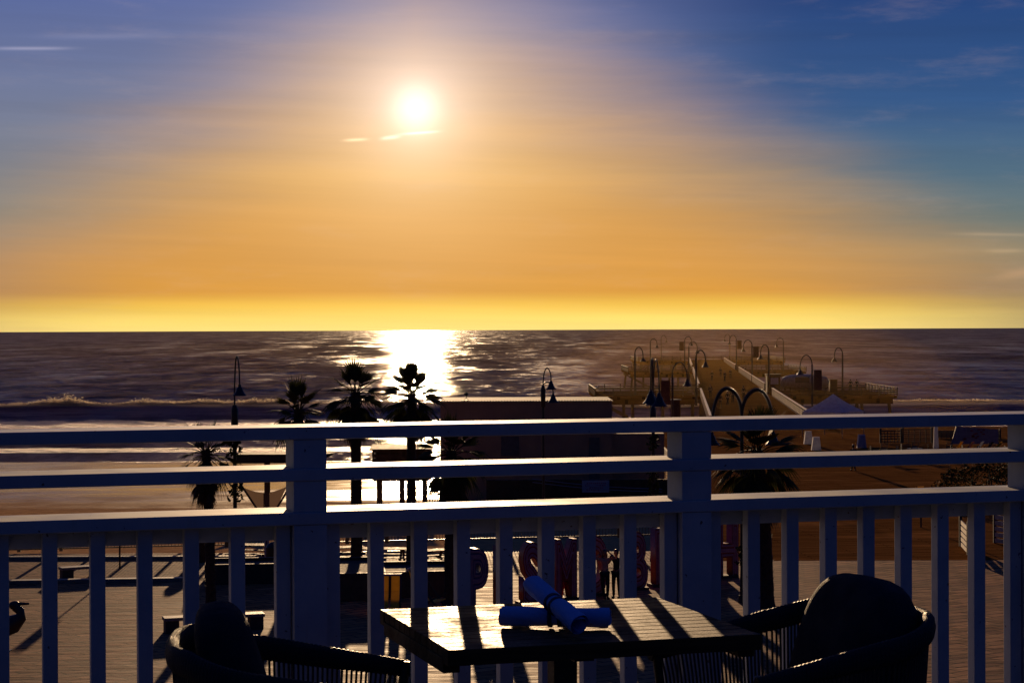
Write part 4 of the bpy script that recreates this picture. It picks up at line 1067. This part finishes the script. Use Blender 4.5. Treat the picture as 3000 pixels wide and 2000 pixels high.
# dark awning corner and bird sculpture at the left edge
p = W2(5, 1712); t = thing('market_umbrella', 'dark umbrella at the far left with one sunlit edge', 'umbrella', (p.x, p.y, 0))
b = MB(); hb = 1.75; nn = 6; R_ = 1.35; vs = [(0, 0, hb+.62)]+[(R_*math.cos(2*PI*i/nn+.2), R_*math.sin(2*PI*i/nn+.2), hb) for i in range(nn)]+[(R_*math.cos(2*PI*i/nn+.2), R_*math.sin(2*PI*i/nn+.2), hb-.09) for i in range(nn)]
b.add(vs, [(0, i+1, (i+1) % nn+1) for i in range(nn)]+[(i+1, i+1+nn, (i+1) % nn+1+nn, (i+1) % nn+1) for i in range(nn)]); b.build('canopy', BLACKC, t)
b = MB(); b.tube([(0, 0, 0), (0, 0, hb+.6)], .03, 8); b.build('pole', BLACKM, t)
t.location.z = -1.0 if False else 0
p = W2(30, 1905)
t = thing('bird_sculpture', 'dark long billed bird sculpture at the far left behind the railing', 'sculpture', (p.x, p.y, 0))
b = MB(); k = p.y/FPX
def bp(px, py): return ((px-30)*k, (1905-py)*k+.0)
spine = [bp(-75, 1868), bp(-35, 1850), bp(5, 1838), bp(40, 1826), bp(62, 1806), bp(60, 1790), bp(46, 1776)]
b.tube([(x, 0, z) for x, z in spine], [.06, .22, .30, .27, .17, .13, .14], 12)
b.ball((bp(44, 1772)[0], 0, bp(44, 1772)[1]), .155, 14, 10, (1.15, .8, .85)); b.build('body', BLACKM, t, smooth=True)
b = MB(); q0 = bp(56, 1768); q1 = bp(86, 1767); b.tube([(q0[0], 0, q0[1]), (q1[0], 0, q1[1])], [.055, .03], 8); b.build('bill', BLACKM, t)
for s in (-1, 1):
    b = MB(); b.tube([(-.15, s*.1, .72), (-.1, s*.1, .3), (-.12, s*.1, .02)], .025, 6); b.box((-.07, s*.1, .01), (.2, .12, .02)); b.build('leg', BLACKM, t)

# ------------------------------------------------------------------ tent and patio on the boardwalk
Yq = 168.0; tc_ = atY(2452, 1200, Yq); ze = atY(2440, 1207, Yq).z; zk = atY(2437, 1154, Yq+1.5).z
tt = thing('canopy_tent', 'white peaked canopy tent with striped sunlit roof at the foot of the pier', 'tent', (tc_.x, Yq+2, 0), math.radians(-38))
s2 = 1.9
b = MB(); n_ = 8; P_ = Vector((0, 0, zk)); cor = [Vector((-s2, -s2, ze)), Vector((s2, -s2, ze)), Vector((s2, s2, ze)), Vector((-s2, s2, ze))]
for i in range(4):
    a, c = cor[i], cor[(i+1) % 4]; vs = []
    for u in range(n_+1):
        e = a.lerp(c, u/n_); rip = .05*(u % 2)
        for v in range(5):
            q = e.lerp(P_, v/4); vs.append(q+Vector((0, 0, -rip*(1-v/4)-.10*math.sin(PI*v/4))))
    b.add(vs, [(u*5+v, u*5+v+1, (u+1)*5+v+1, (u+1)*5+v) for u in range(n_) for v in range(4)])
    b.add([a, c, c-Vector((0, 0, .3)), a-Vector((0, 0, .3))], [(0, 1, 2, 3)])
b.build('roof', WHITE, tt)
for c_ in cor:
    b = MB(); b.beam((c_.x, c_.y, 0), (c_.x, c_.y, ze-.05), .06, .06); b.build('leg', SILVER, tt)
for k_, (x, y) in enumerate(((2391, 1318), (2524, 1311), (2368, 1300))):
    p = W2(x, y, .01); t = thing('barrier_block', ('white upright block left of the tent foot', 'grey white upright block under the tent right side', 'small pale block behind the white block by the tent')[k_], 'barrier', p, group='pale blocks by the tent')
    b = MB(); b.prism([(-.36, 0), (.36, 0), (.24, .95), (-.24, .95)], .45); b.build('body', WHITE if k_ != 1 else SIGNM, t); b = MB(); b.box((0, 0, .98), (.5, .4, .05)); b.build('cap', WHITE, t)
def lattice(label, x0, x1, Y, ztop_px, zbot_px, nv, nh):
    a = atY(x0, zbot_px, Y); c = atY(x1, ztop_px, Y); t = thing('lattice_screen', label, 'screen', (a.x, Y, 0), group='lattice screens around the patio')
    zt_ = max(.6, c.z); b = MB()
    for i in range(nv+1): b.box((a.x+(c.x-a.x)*i/nv, Y, zt_/2), (.06, .06, zt_))
    for i in range(nh+1): b.box(((a.x+c.x)/2, Y+.05, .1+(zt_-.1)*i/nh), (c.x-a.x, .04, .09))
    b.build('lattice', BLACKM, t, world=True)
    b = MB(); b.box((a.x, Y, zt_/2+.1), (.14, .14, zt_+.2)); b.box((c.x, Y, zt_/2+.1), (.14, .14, zt_+.2)); b.build('post', BLACKM, t, world=True)
lattice('left half of the dark lattice patio screen right of the tent', 2580, 2640, 160, 1262, 1320, 6, 4)
lattice('middle dark lattice patio screen with wide open bands', 2645, 2730, 160, 1258, 1320, 5, 6)
def patio_table(label, x, y, um=None):
    p = W2(x, y, .01); t = thing('patio_table', label, 'table', p, group='patio tables at the right')
    b = MB(); b.lathe((0, 0, .72), [(.02, 0), (.55, 0), (.55, .04), (.02, .04)], 16); b.build('table_top', BLACKM, t)
    b = MB(); b.tube([(0, 0, 0), (0, 0, .72)], .04, 8); b.lathe((0, 0, 0), [(.3, 0), (.3, .03), (.05, .05)], 12); b.build('pedestal', BLACKM, t)
for i, (x, y, lb) in enumerate(((2590, 1352, 'round dark patio table left of the lattice screens'), (2780, 1350, 'round dark patio table beside the closed umbrella'), (2905, 1352, 'round dark patio table nearest the right frame edge'), (2680, 1345, 'round dark patio table before the lattice screens'))): patio_table(lb, x, y)
for i, (x, mt, cl) in enumerate(((2790, YELL, 'yellow'), (2822, RED, 'red'), (2852, WHITE, 'white'), (2880, RED, 'dull red'), (2905, YELL, 'pale yellow'))):
    p = W2(x, 1330, .01); t = thing('lounge_chair', '%s sling lounge chair in the patio row at the right, number %s' % (cl, ('one from its left', 'two from its left', 'in its middle', 'two from its right', 'one from its right')[i]) if False else '%s sling lounge chair in the patio row, %s' % (cl, ('at its left end', 'second from the left', 'in the middle', 'second from the right', 'at its right end')[i]), 'lounge chair', p, math.radians(-35), 'sling lounge chairs on the patio')
    b = MB(); b.beam((-.5, 0, .35), (.3, 0, .3), .5, .03); b.beam((.3, 0, .3), (.75, 0, .95), .5, .03); b.build('sling', mt, t)
    b = MB()
    for s in (-1, 1): b.beam((-.5, s*.27, 0), (.3, s*.27, .6), .04, .04); b.beam((.4, s*.27, 0), (-.4, s*.27, .4), .04, .04)
    b.build('frame', BLACKM, t)
p = W2(2742, 1360, .01); t = thing('closed_umbrella', 'tall closed umbrella with sunlit folded cloth on the patio', 'umbrella', p, group='patio umbrellas')
b = MB(); b.tube([(0, 0, 0), (0, 0, 3.1)], .035, 8); b.build('pole', BLACKM, t)
b = MB(); b.tube([(0, 0, 1.1), (0, 0, 1.6), (0, 0, 2.6), (0, 0, 3.0)], [.2, .17, .13, .03], 7); b.build('folded_cloth', WHITE, t)
# white windbreak sail behind the patio
a = atY(2785, 1300, 152); c = atY(2925, 1240, 152)
t = thing('windbreak_screen', 'slanted white windbreak screen with red marks behind the patio', 'screen', (a.x, 152, 0))
b = MB(); b.add([(a.x, 152, .35), (c.x, 152, .35), (c.x, 152, 1.45), (a.x+.5, 152, 1.72)], [(0, 1, 2, 3)]); b.build('cloth', mat('grey_windbreak_cloth', (.28, .24, .27), rough=.9), t, world=True)
b = MB(); b.tube([(a.x, 152.06, 0), (a.x+.5, 152.06, 1.8)], .05, 6); b.tube([(c.x, 152.06, 0), (c.x, 152.06, 1.5)], .05, 6); b.build('pole', BLACKM, t, world=True)
b = MB(); rr = random.Random(2)
for i in range(14): b.box((rr.uniform(a.x+1, a.x+2.6), 151.98, rr.uniform(.7, 1.45)), (.2, .01, .09))
b.build('red_marks', RED, t, world=True)

def pchair(label, x, y, rz):
    p = W2(x, y, .01); t = thing('patio_chair', label, 'chair', p, rz, 'dark patio chairs at the right')
    b = MB(); b.box((0, 0, .44), (.46, .46, .05)); b.build('seat', BLACKM, t)
    b = MB()
    for i in range(4): b.box((0, .22, .56+.11*i), (.46, .03, .05))
    b.box((-.22, .22, .68), (.035, .035, .5)); b.box((.22, .22, .68), (.035, .035, .5)); b.build('backrest', BLACKM, t)
    for sx_, sy_ in ((1, 1), (1, -1), (-1, 1), (-1, -1)):
        b = MB(); b.box((sx_*.2, sy_*.2, .21), (.035, .035, .42)); b.build('leg', BLACKM, t)
    return t
side_of = lambda k: ('left of', 'right of', 'behind', 'in front of')[k]
pc = None
for nm, tx, ty in (('leftmost patio table', 2590, 1345), ('patio table by the closed umbrella', 2780, 1342), ('patio table nearest the frame edge', 2905, 1344), ('patio table before the lattice', 2680, 1338)):
    for k, (ox, oy, rz) in enumerate(((-30, 0, PI/2), (30, 0, -PI/2), (2, -9, 0), (-3, 11, PI))):
        lb = 'dark slatted patio chair %s the %s' % (side_of(k), nm)
        if pc is None: pc = pchair(lb, tx+ox, ty+oy, rz)
        else: dup(pc, W2(tx+ox, ty+oy, .01), rz+.2*math.sin(tx+k), lb)
lattice('right dark lattice patio screen behind the sling chairs', 2745, 2930, 166, 1262, 1300, 14, 5)
for (x, y, Yd, lb) in ((2500, 1290, 158, 'dark stacked crate under the right side of the tent'), (2560, 1300, 156, 'dark stacked crate between the tent and the lattice screens'), (2420, 1290, 163, 'dark stacked crate in the middle under the tent')):
    p = atY(x, y, Yd); b = MB(); b.box((0, 0, .42), (1.0, .7, .84)); b.box((.12, 0, 1.0), (.6, .5, .32)); tag(b.build('crate_stack', DARKC, org=Vector((p.x, Yd, .01)), bevel=.02), lb, 'crate')
# shrubs at the right
def shrub(label, x0, x1, y, h, seed, dy=1.6):
    a = W2(x0, y, .01); c = W2(x1, y, .01); t = thing('shrub', label, 'shrub', ((a.x+c.x)/2, (a.y+c.y)/2, 0), group='dark shrubs by the boardwalk'); L = abs(c.x-a.x); rr = random.Random(seed)
    b = MB()
    for i in range(int(330*L)):
        u = rr.uniform(-1, 1); v = rr.uniform(-1, 1); hh = h*(1-.5*u*u)*(.75+.35*mnoise.noise(Vector((u*3, v*2, seed)))); z = hh*rr.random()**.6
        p = Vector((u*L/2, v*dy*.5*(1-.4*z/h), z)); d = Vector((rr.uniform(-1, 1), rr.uniform(-1, 1), rr.uniform(-.6, 1)))*.10; e = Vector((rr.uniform(-1, 1), rr.uniform(-1, 1), rr.uniform(-1, 1)))*.05
        b.add([p-d, p+e, p+d, p-e], [(0, 1, 2, 3)])
    b.build('foliage', LEAF, t)
    b = MB()
    for i in range(5): x = -L/2+L*(i+.5)/5; b.tube([(x, 0, 0), (x+rr.uniform(-.3, .3), 0, h*.7)], [.04, .015], 6)
    b.build('stem', SOIL, t)
shrub('long low dark shrub right of the boardwalk between the lower rails', 2715, 2905, 1478, 1.9, 3); shrub('dark shrub filling the gap beside the right railing post', 2880, 3080, 1470, 2.4, 5)
shrub('dark shrub farther behind along the boardwalk edge', 2760, 3050, 1420, 1.7, 8)

# slatted white fence sections at the lower right
def slat_fence(label, x0, y0, x1, y1, h, nsl):
    a = W2(x0, y0, 0); c = W2(x1, y1, 0); t = thing('slatted_fence', label, 'fence', a, group='slatted fences at the right')
    b = MB()
    for i in range(nsl): b.beam(a+Vector((0, 0, .12+h*i/nsl)), c+Vector((0, 0, .12+h*i/nsl)), .04, h/nsl*.72)
    b.build('slats', mat('pale_fence_paint', (.6, .5, .38), rough=.5), t, world=True)
    for q in (a, (a+c)/2, c):
        b = MB(); b.box((q.x, q.y+.05, (h+.2)/2), (.12, .12, h+.2)); b.build('post', DARKC, t, world=True)
slat_fence('sunlit slatted wood fence running towards the camera at the lower right', 2815, 1600, 2862, 1652, 1.15, 5)
slat_fence('short slatted fence nearest the right edge under the lower rail', 2915, 1590, 2980, 1600, 1.25, 5)
b = MB(); p = W2(2975, 1655); b.box((0, 0, .55), (3.2, 1.0, 1.1)); o = b.build('counter', DARKC, org=Vector((p.x+.6, p.y+.5, 0)), bevel=.04); tag(o, 'dark boxy counter at the lower right behind the slatted fence', 'counter')
for (x0, x1, lb) in ((2346, 2388, 'short white painted bar on the paving left of the right chair'), (2788, 2826, 'short white painted bar on the paving behind the right chair')):
    a = W2(x0, 1664); c = W2(x1, 1664); b = MB(); b.box((0, 0, .05), ((c-a).length, .16, .09)); tag(b.build('wheel_stop', WHITE, org=(a+c)/2, bevel=.01), lb, 'wheel stop')
p = atY(2698, 1432, 92); t = thing('information_board', 'small pale board on a dark post sunlit at the shrub edge', 'board', (p.x, 92, 0))
b = MB(); b.tube([(0, 0, 0), (0, 0, p.z)], .04, 8); b.build('pole', BLACKM, t)
b = MB(); b.box((0, 0, p.z), (.3, .04, .26)); b.build('panel', YELL, t)
p = atY(1978, 1195, 160); t = thing('entrance_pillar', 'dark square pillar with one sunlit side at the foot of the pier', 'pillar', (p.x, 160, 0), math.radians(28))
b = MB(); zt_ = atY(1978, 1172, 160).z; b.box((0, 0, zt_/2), (.55, .55, zt_)); b.build('shaft', WOOD, t)
b = MB(); b.box((0, 0, zt_+.04), (.72, .72, .08)); b.build('cap', CONC, t)

# ------------------------------------------------------------------ people
def skin(name, verts, edges, radii, mt, parent, sub=1, root=0):
    me = bpy.data.meshes.new(name); me.from_pydata([tuple(v) for v in verts], edges, []); me.update()
    o = bpy.data.objects.new('tmp', me); C.objects.link(o)
    mod = o.modifiers.new('s', 'SKIN'); mod.use_smooth_shade = True
    for i, r in enumerate(radii):
        sv = me.skin_vertices[0].data[i]; sv.radius = (r, r) if isinstance(r, (int, float)) else r; sv.use_root = (i == root)
    m2 = o.modifiers.new('u', 'SUBSURF'); m2.levels = sub; m2.render_levels = sub
    bpy.context.view_layer.update(); dg = bpy.context.evaluated_depsgraph_get()
    m3 = bpy.data.meshes.new_from_object(o.evaluated_get(dg)); bpy.data.objects.remove(o); m3.name = name
    m3.materials.clear(); m3.materials.append(mt)
    for p_ in m3.polygons: p_.use_smooth = True
    q = bpy.data.objects.new(name, m3); C.objects.link(q); q.parent = parent; return q
def person(label, loc, rz, h=1.7, pose='stand', top=BLACKC, trou=BLACKC, hair=HAIR, detail=True, seed=0, group=None, long_hair=False):
    t = thing('person', label, 'person', loc, rz, group); rr = random.Random(seed); k = h/1.7
    hipz, shz, nz_, hz_ = .92, 1.40, 1.47, 1.60
    st_ = {'stand': .02, 'walk': .22, 'cross': -.03}.get(pose, .02)
    J = dict(pel=(0, 0, hipz), sp=(0, 0, 1.10), ch=(0, .0, 1.30), nk=(0, 0, nz_), hd=(0, -.015, 1.57),
             hl=(-.09, 0, .88), kl=(-.10+(.03 if pose == 'cross' else 0), -st_*.6-.02, .49), al=(-.10+(.08 if pose == 'cross' else 0), st_*.5-.02, .08), tl=(-.11+(.1 if pose == 'cross' else 0), st_*.5-.16, .035),
             hr=(.09, 0, .88), kr=(.10, st_*.8-.02, .49), ar=(.10, -st_*.5+.04, .08), tr=(.12, -st_*.5-.10, .035),
             sl=(-.18, 0, shz), sr=(.18, 0, shz))
    if pose == 'cross':
        J.update(el=(-.34, -.04, 1.42), wl=(-.17, -.10, 1.60), er=(.34, -.04, 1.44), wr=(.15, -.10, 1.62))
    elif pose == 'photo':
        J.update(el=(-.24, -.16, 1.24), wl=(-.07, -.34, 1.46), er=(.24, -.16, 1.24), wr=(.07, -.34, 1.46))
    else:
        sw = st_*.7
        J.update(el=(-.23, sw*.4, 1.14), wl=(-.24, sw-.08, .90), er=(.23, -sw*.4, 1.14), wr=(.24, -sw-.08, .90))
    J = {a: Vector(v)*k for a, v in J.items()}
    names = ['pel', 'sp', 'ch', 'nk', 'hd', 'hl', 'kl', 'al', 'tl', 'hr', 'kr', 'ar', 'tr', 'sl', 'el', 'wl', 'sr', 'er', 'wr']
    rad = dict(pel=(.125, .10), sp=(.11, .085), ch=(.135, .095), nk=.05, hd=.06, hl=.085, kl=.052, al=.036, tl=.03, hr=.085, kr=.052, ar=.036, tr=.03, sl=.055, el=.036, wl=.024, sr=.055, er=.036, wr=.024)
    E = [('pel', 'sp'), ('sp', 'ch'), ('ch', 'nk'), ('nk', 'hd'), ('pel', 'hl'), ('hl', 'kl'), ('kl', 'al'), ('al', 'tl'), ('pel', 'hr'), ('hr', 'kr'), ('kr', 'ar'), ('ar', 'tr'), ('ch', 'sl'), ('sl', 'el'), ('el', 'wl'), ('ch', 'sr'), ('sr', 'er'), ('er', 'wr')]
    V = [J[n_] for n_ in names]; RD = [rad[n_] for n_ in names]; ED = [(names.index(a), names.index(c)) for a, c in E]
    # hands: palm and five bent fingers
    for s, w_, e_ in (('l', 'wl', 'el'), ('r', 'wr', 'er')):
        d = (J[w_]-J[e_]).normalized(); side = d.cross(Vector((0, 1, 0)));
        if side.length < .1: side = Vector((1, 0, 0))
        side.normalize(); pn = d.cross(side).normalized(); pi_ = len(V); V.append(J[w_]+d*.065*k); RD.append((.028, .018)); ED.append((names.index(w_), pi_))
        if detail:
            for f_, (o_, L) in enumerate(((-.03, .055), (-.011, .075), (.009, .08), (.028, .07), (-.04, .03))):
                q0 = J[w_]+d*(.095 if f_ < 4 else .05)*k+side*o_*k; q1 = q0+d*L*.55*k+pn*.006*k+(side*-.02*k if f_ == 4 else Vector()); q2 = q1+d*L*.4*k+pn*.02*k
                a = len(V); V += [q0, q1, q2]; RD += [.010, .0085, .007]; ED += [(pi_, a), (a, a+1), (a+1, a+2)]
    RD = [tuple(x*k for x in r) if isinstance(r, tuple) else r*k for r in RD]
    body = skin('body', V, ED, RD, SKIN, t, 1)
    # head with nose, ears and eyes joined into the body mesh
    b = MB(); hc = Vector((0, -.02, 1.60))*k
    b.ball(hc, .105*k, 16, 12, (.74, .92, 1.12)); b.ball(hc+Vector((0, -.095, -.012))*k, .016*k, 6, 5, (.7, 1, 1.3))
    for s in (-1, 1): b.ball(hc+Vector((s*.078, .0, -.01))*k, .022*k, 6, 5, (.3, .7, 1.2)); b.ball(hc+Vector((s*.03, -.082, .008))*k, .011*k, 6, 5)
    b.ball(hc+Vector((0, -.088, -.05))*k, .017*k, 6, 5, (1.3, .5, .4))
    ho = b.build('head', SKIN, None, smooth=True)
    bm = bmesh.new(); bm.from_mesh(body.data); bm.from_mesh(ho.data); bm.to_mesh(body.data); bm.free(); bpy.data.objects.remove(ho)
    for p_ in body.data.polygons: p_.use_smooth = True
    b = MB(); b.ball(hc+Vector((0, .022, .025))*k, .112*k, 14, 10, (.80, .90, 1.08))
    if long_hair:
        b.tube([hc+Vector((0, .06, .03))*k, hc+Vector((0, .085, -.15))*k, hc+Vector((0, .09, -.34))*k, hc+Vector((0, .08, -.42))*k], [.085*k, .095*k, .075*k, .02*k], 10)
    b.build('hair', hair, t, smooth=True)
    def sub(nm, keep, inf, mt, extra=None):
        ks = [n_ for n_ in names if n_ in keep]; V2 = [J[n_].copy() for n_ in ks]
        R2 = [tuple((x+inf)*k for x in (rad[n_] if isinstance(rad[n_], tuple) else (rad[n_],)*2)) for n_ in ks]
        if extra:
            for n_, f in extra.items():
                a, c = f; i = ks.index(n_); V2[i] = J[a].lerp(J[n_], c)
        E2 = [(ks.index(a), ks.index(c)) for a, c in E if a in ks and c in ks]
        return skin(nm, V2, E2, R2, mt, t, 1)
    sub('shirt', ('pel', 'sp', 'ch', 'sl', 'el', 'wl', 'sr', 'er', 'wr'), .012, top, {'wl': ('el', .8), 'wr': ('er', .8)})
    sub('trousers', ('pel', 'hl', 'kl', 'al', 'hr', 'kr', 'ar'), .016, trou)
    for s in ('l', 'r'):
        b = MB(); a = J['a'+s]; f = J['t'+s]; d = (f-a); d.z = 0; b.ball((a.x+d.x*.35, a.y+d.y*.35, .045*k), .05*k, 10, 8, (.95, 2.4, .95)); b.build('shoe', BLACKC, t, smooth=True)
    return t
p = W2(1772, 1755); person('woman in peach top and black trousers, arms raised, before the giant letters', p, math.radians(8), 1.68, 'cross', PINKC, BLACKC, detail=True, seed=1, long_hair=True)
p = W2(1806, 1752); person('person in black holding up a camera beside the woman in peach', p, math.radians(-30), 1.66, 'photo', BLACKC, BLACKC, detail=True, seed=2)
p = W2(2500, 1378, .01); person('person in dark clothes walking alone across the boardwalk', p, math.radians(200), 1.66, 'walk', BLACKC, BLACKC, seed=3)
proto = person('walker on the pier', (0, 0, 0), 0, 1.75, 'walk', BLACKC, BLACKC, detail=False, seed=4)
walk = [(2086, 1115, 'tall walker far out near the left side of the pier'), (2111, 1104, 'left one of three walkers in the middle of the pier far out'), (2123, 1118, 'nearest of three walkers in the middle of the pier far out'),
        (2140, 1108, 'right one of three walkers in the middle of the pier far out'), (2081, 1165, 'walker just left of the arched lamp on the pier'), (2178, 1172, 'walker between the two lamp arches on the pier'), (2132, 1186, 'walker under the left lamp arch on the pier'),
        (2110, 1196, 'walker low under the left lamp arch, closest on the pier'), (2147, 1180, 'walker near the inner foot of the left lamp arch')]
first = True
for i, (x, y, lb) in enumerate(walk):
    p = W2(x, y, 0)
    if first: proto.location = p; proto['label'] = lb; proto['group'] = 'people walking on the pier'; proto.rotation_euler[2] = .2; first = False
    else: dup(proto, p, (0, PI, .3, PI-.2)[i % 4], lb, 'people walking on the pier', scale=(1, 1, 1+.05*((i*7) % 3-1)))
for i, (x, lb) in enumerate(((2492, 'left one of two people leaning at the platform rail beyond the trailer'), (2510, 'right one of two people leaning at the platform rail beyond the trailer'))):
    p = atY(x, 1150, 292); p.z = 0; dup(proto, p, PI, lb, 'people at the platform rail')
# gull on the platform rail
p = atY(1747, 1132, 272); t = thing('gull', 'small gull perched on the left end of the near platform rail', 'bird', (p.x, 272, 1.15))
b = MB(); b.tube([(-.22, 0, .14), (-.1, 0, .18), (.08, 0, .2), (.14, 0, .3), (.17, 0, .34)], [.02, .08, .09, .05, .045], 8); b.tube([(.2, 0, .34), (.27, 0, .33)], [.015, .005], 5)
for s in (-1, 1): b.tube([(0, s*.03, .12), (0, s*.03, 0)], .01, 5)
b.build('body', WHITE, t, smooth=True)

# low golden sea haze between the plaza and the pier end
HM = bpy.data.materials.new('sea_haze'); HM.use_nodes = True; T = NT(HM.node_tree)
vs_ = T.n('ShaderNodeVolumeScatter'); vs_.inputs['Color'].default_value = (1, .60, .30, 1); vs_.inputs['Density'].default_value = 1e-5; vs_.inputs['Anisotropy'].default_value = .5
hO = T.n('ShaderNodeOutputMaterial'); T.l(vs_.outputs[0], hO.inputs['Volume'])
b = MB(); b.box((30, 385, 3), (700, 600, 16)); tag(b.build('sea_haze', HM), kind='stuff', label='thin golden sunlit haze hanging over the surf and the pier', cat='haze')
HM2 = HM.copy(); HM2.name = 'pier_haze'
for q in HM2.node_tree.nodes:
    if q.type == 'VOLUME_SCATTER': q.inputs['Color'].default_value = (1, .60, .18, 1); q.inputs['Density'].default_value = 9.5e-5
b = MB(); b.ball((0, 0, 0), 1, 40, 20, (36, 250, 15)); o = b.build('pier_haze', HM2, None, smooth=True); o.location = (44, 395, -2); o.rotation_euler = (0, 0, -math.atan(SL)); tag(o, kind='stuff', label='denser golden spray haze drifting around the pier', cat='haze')
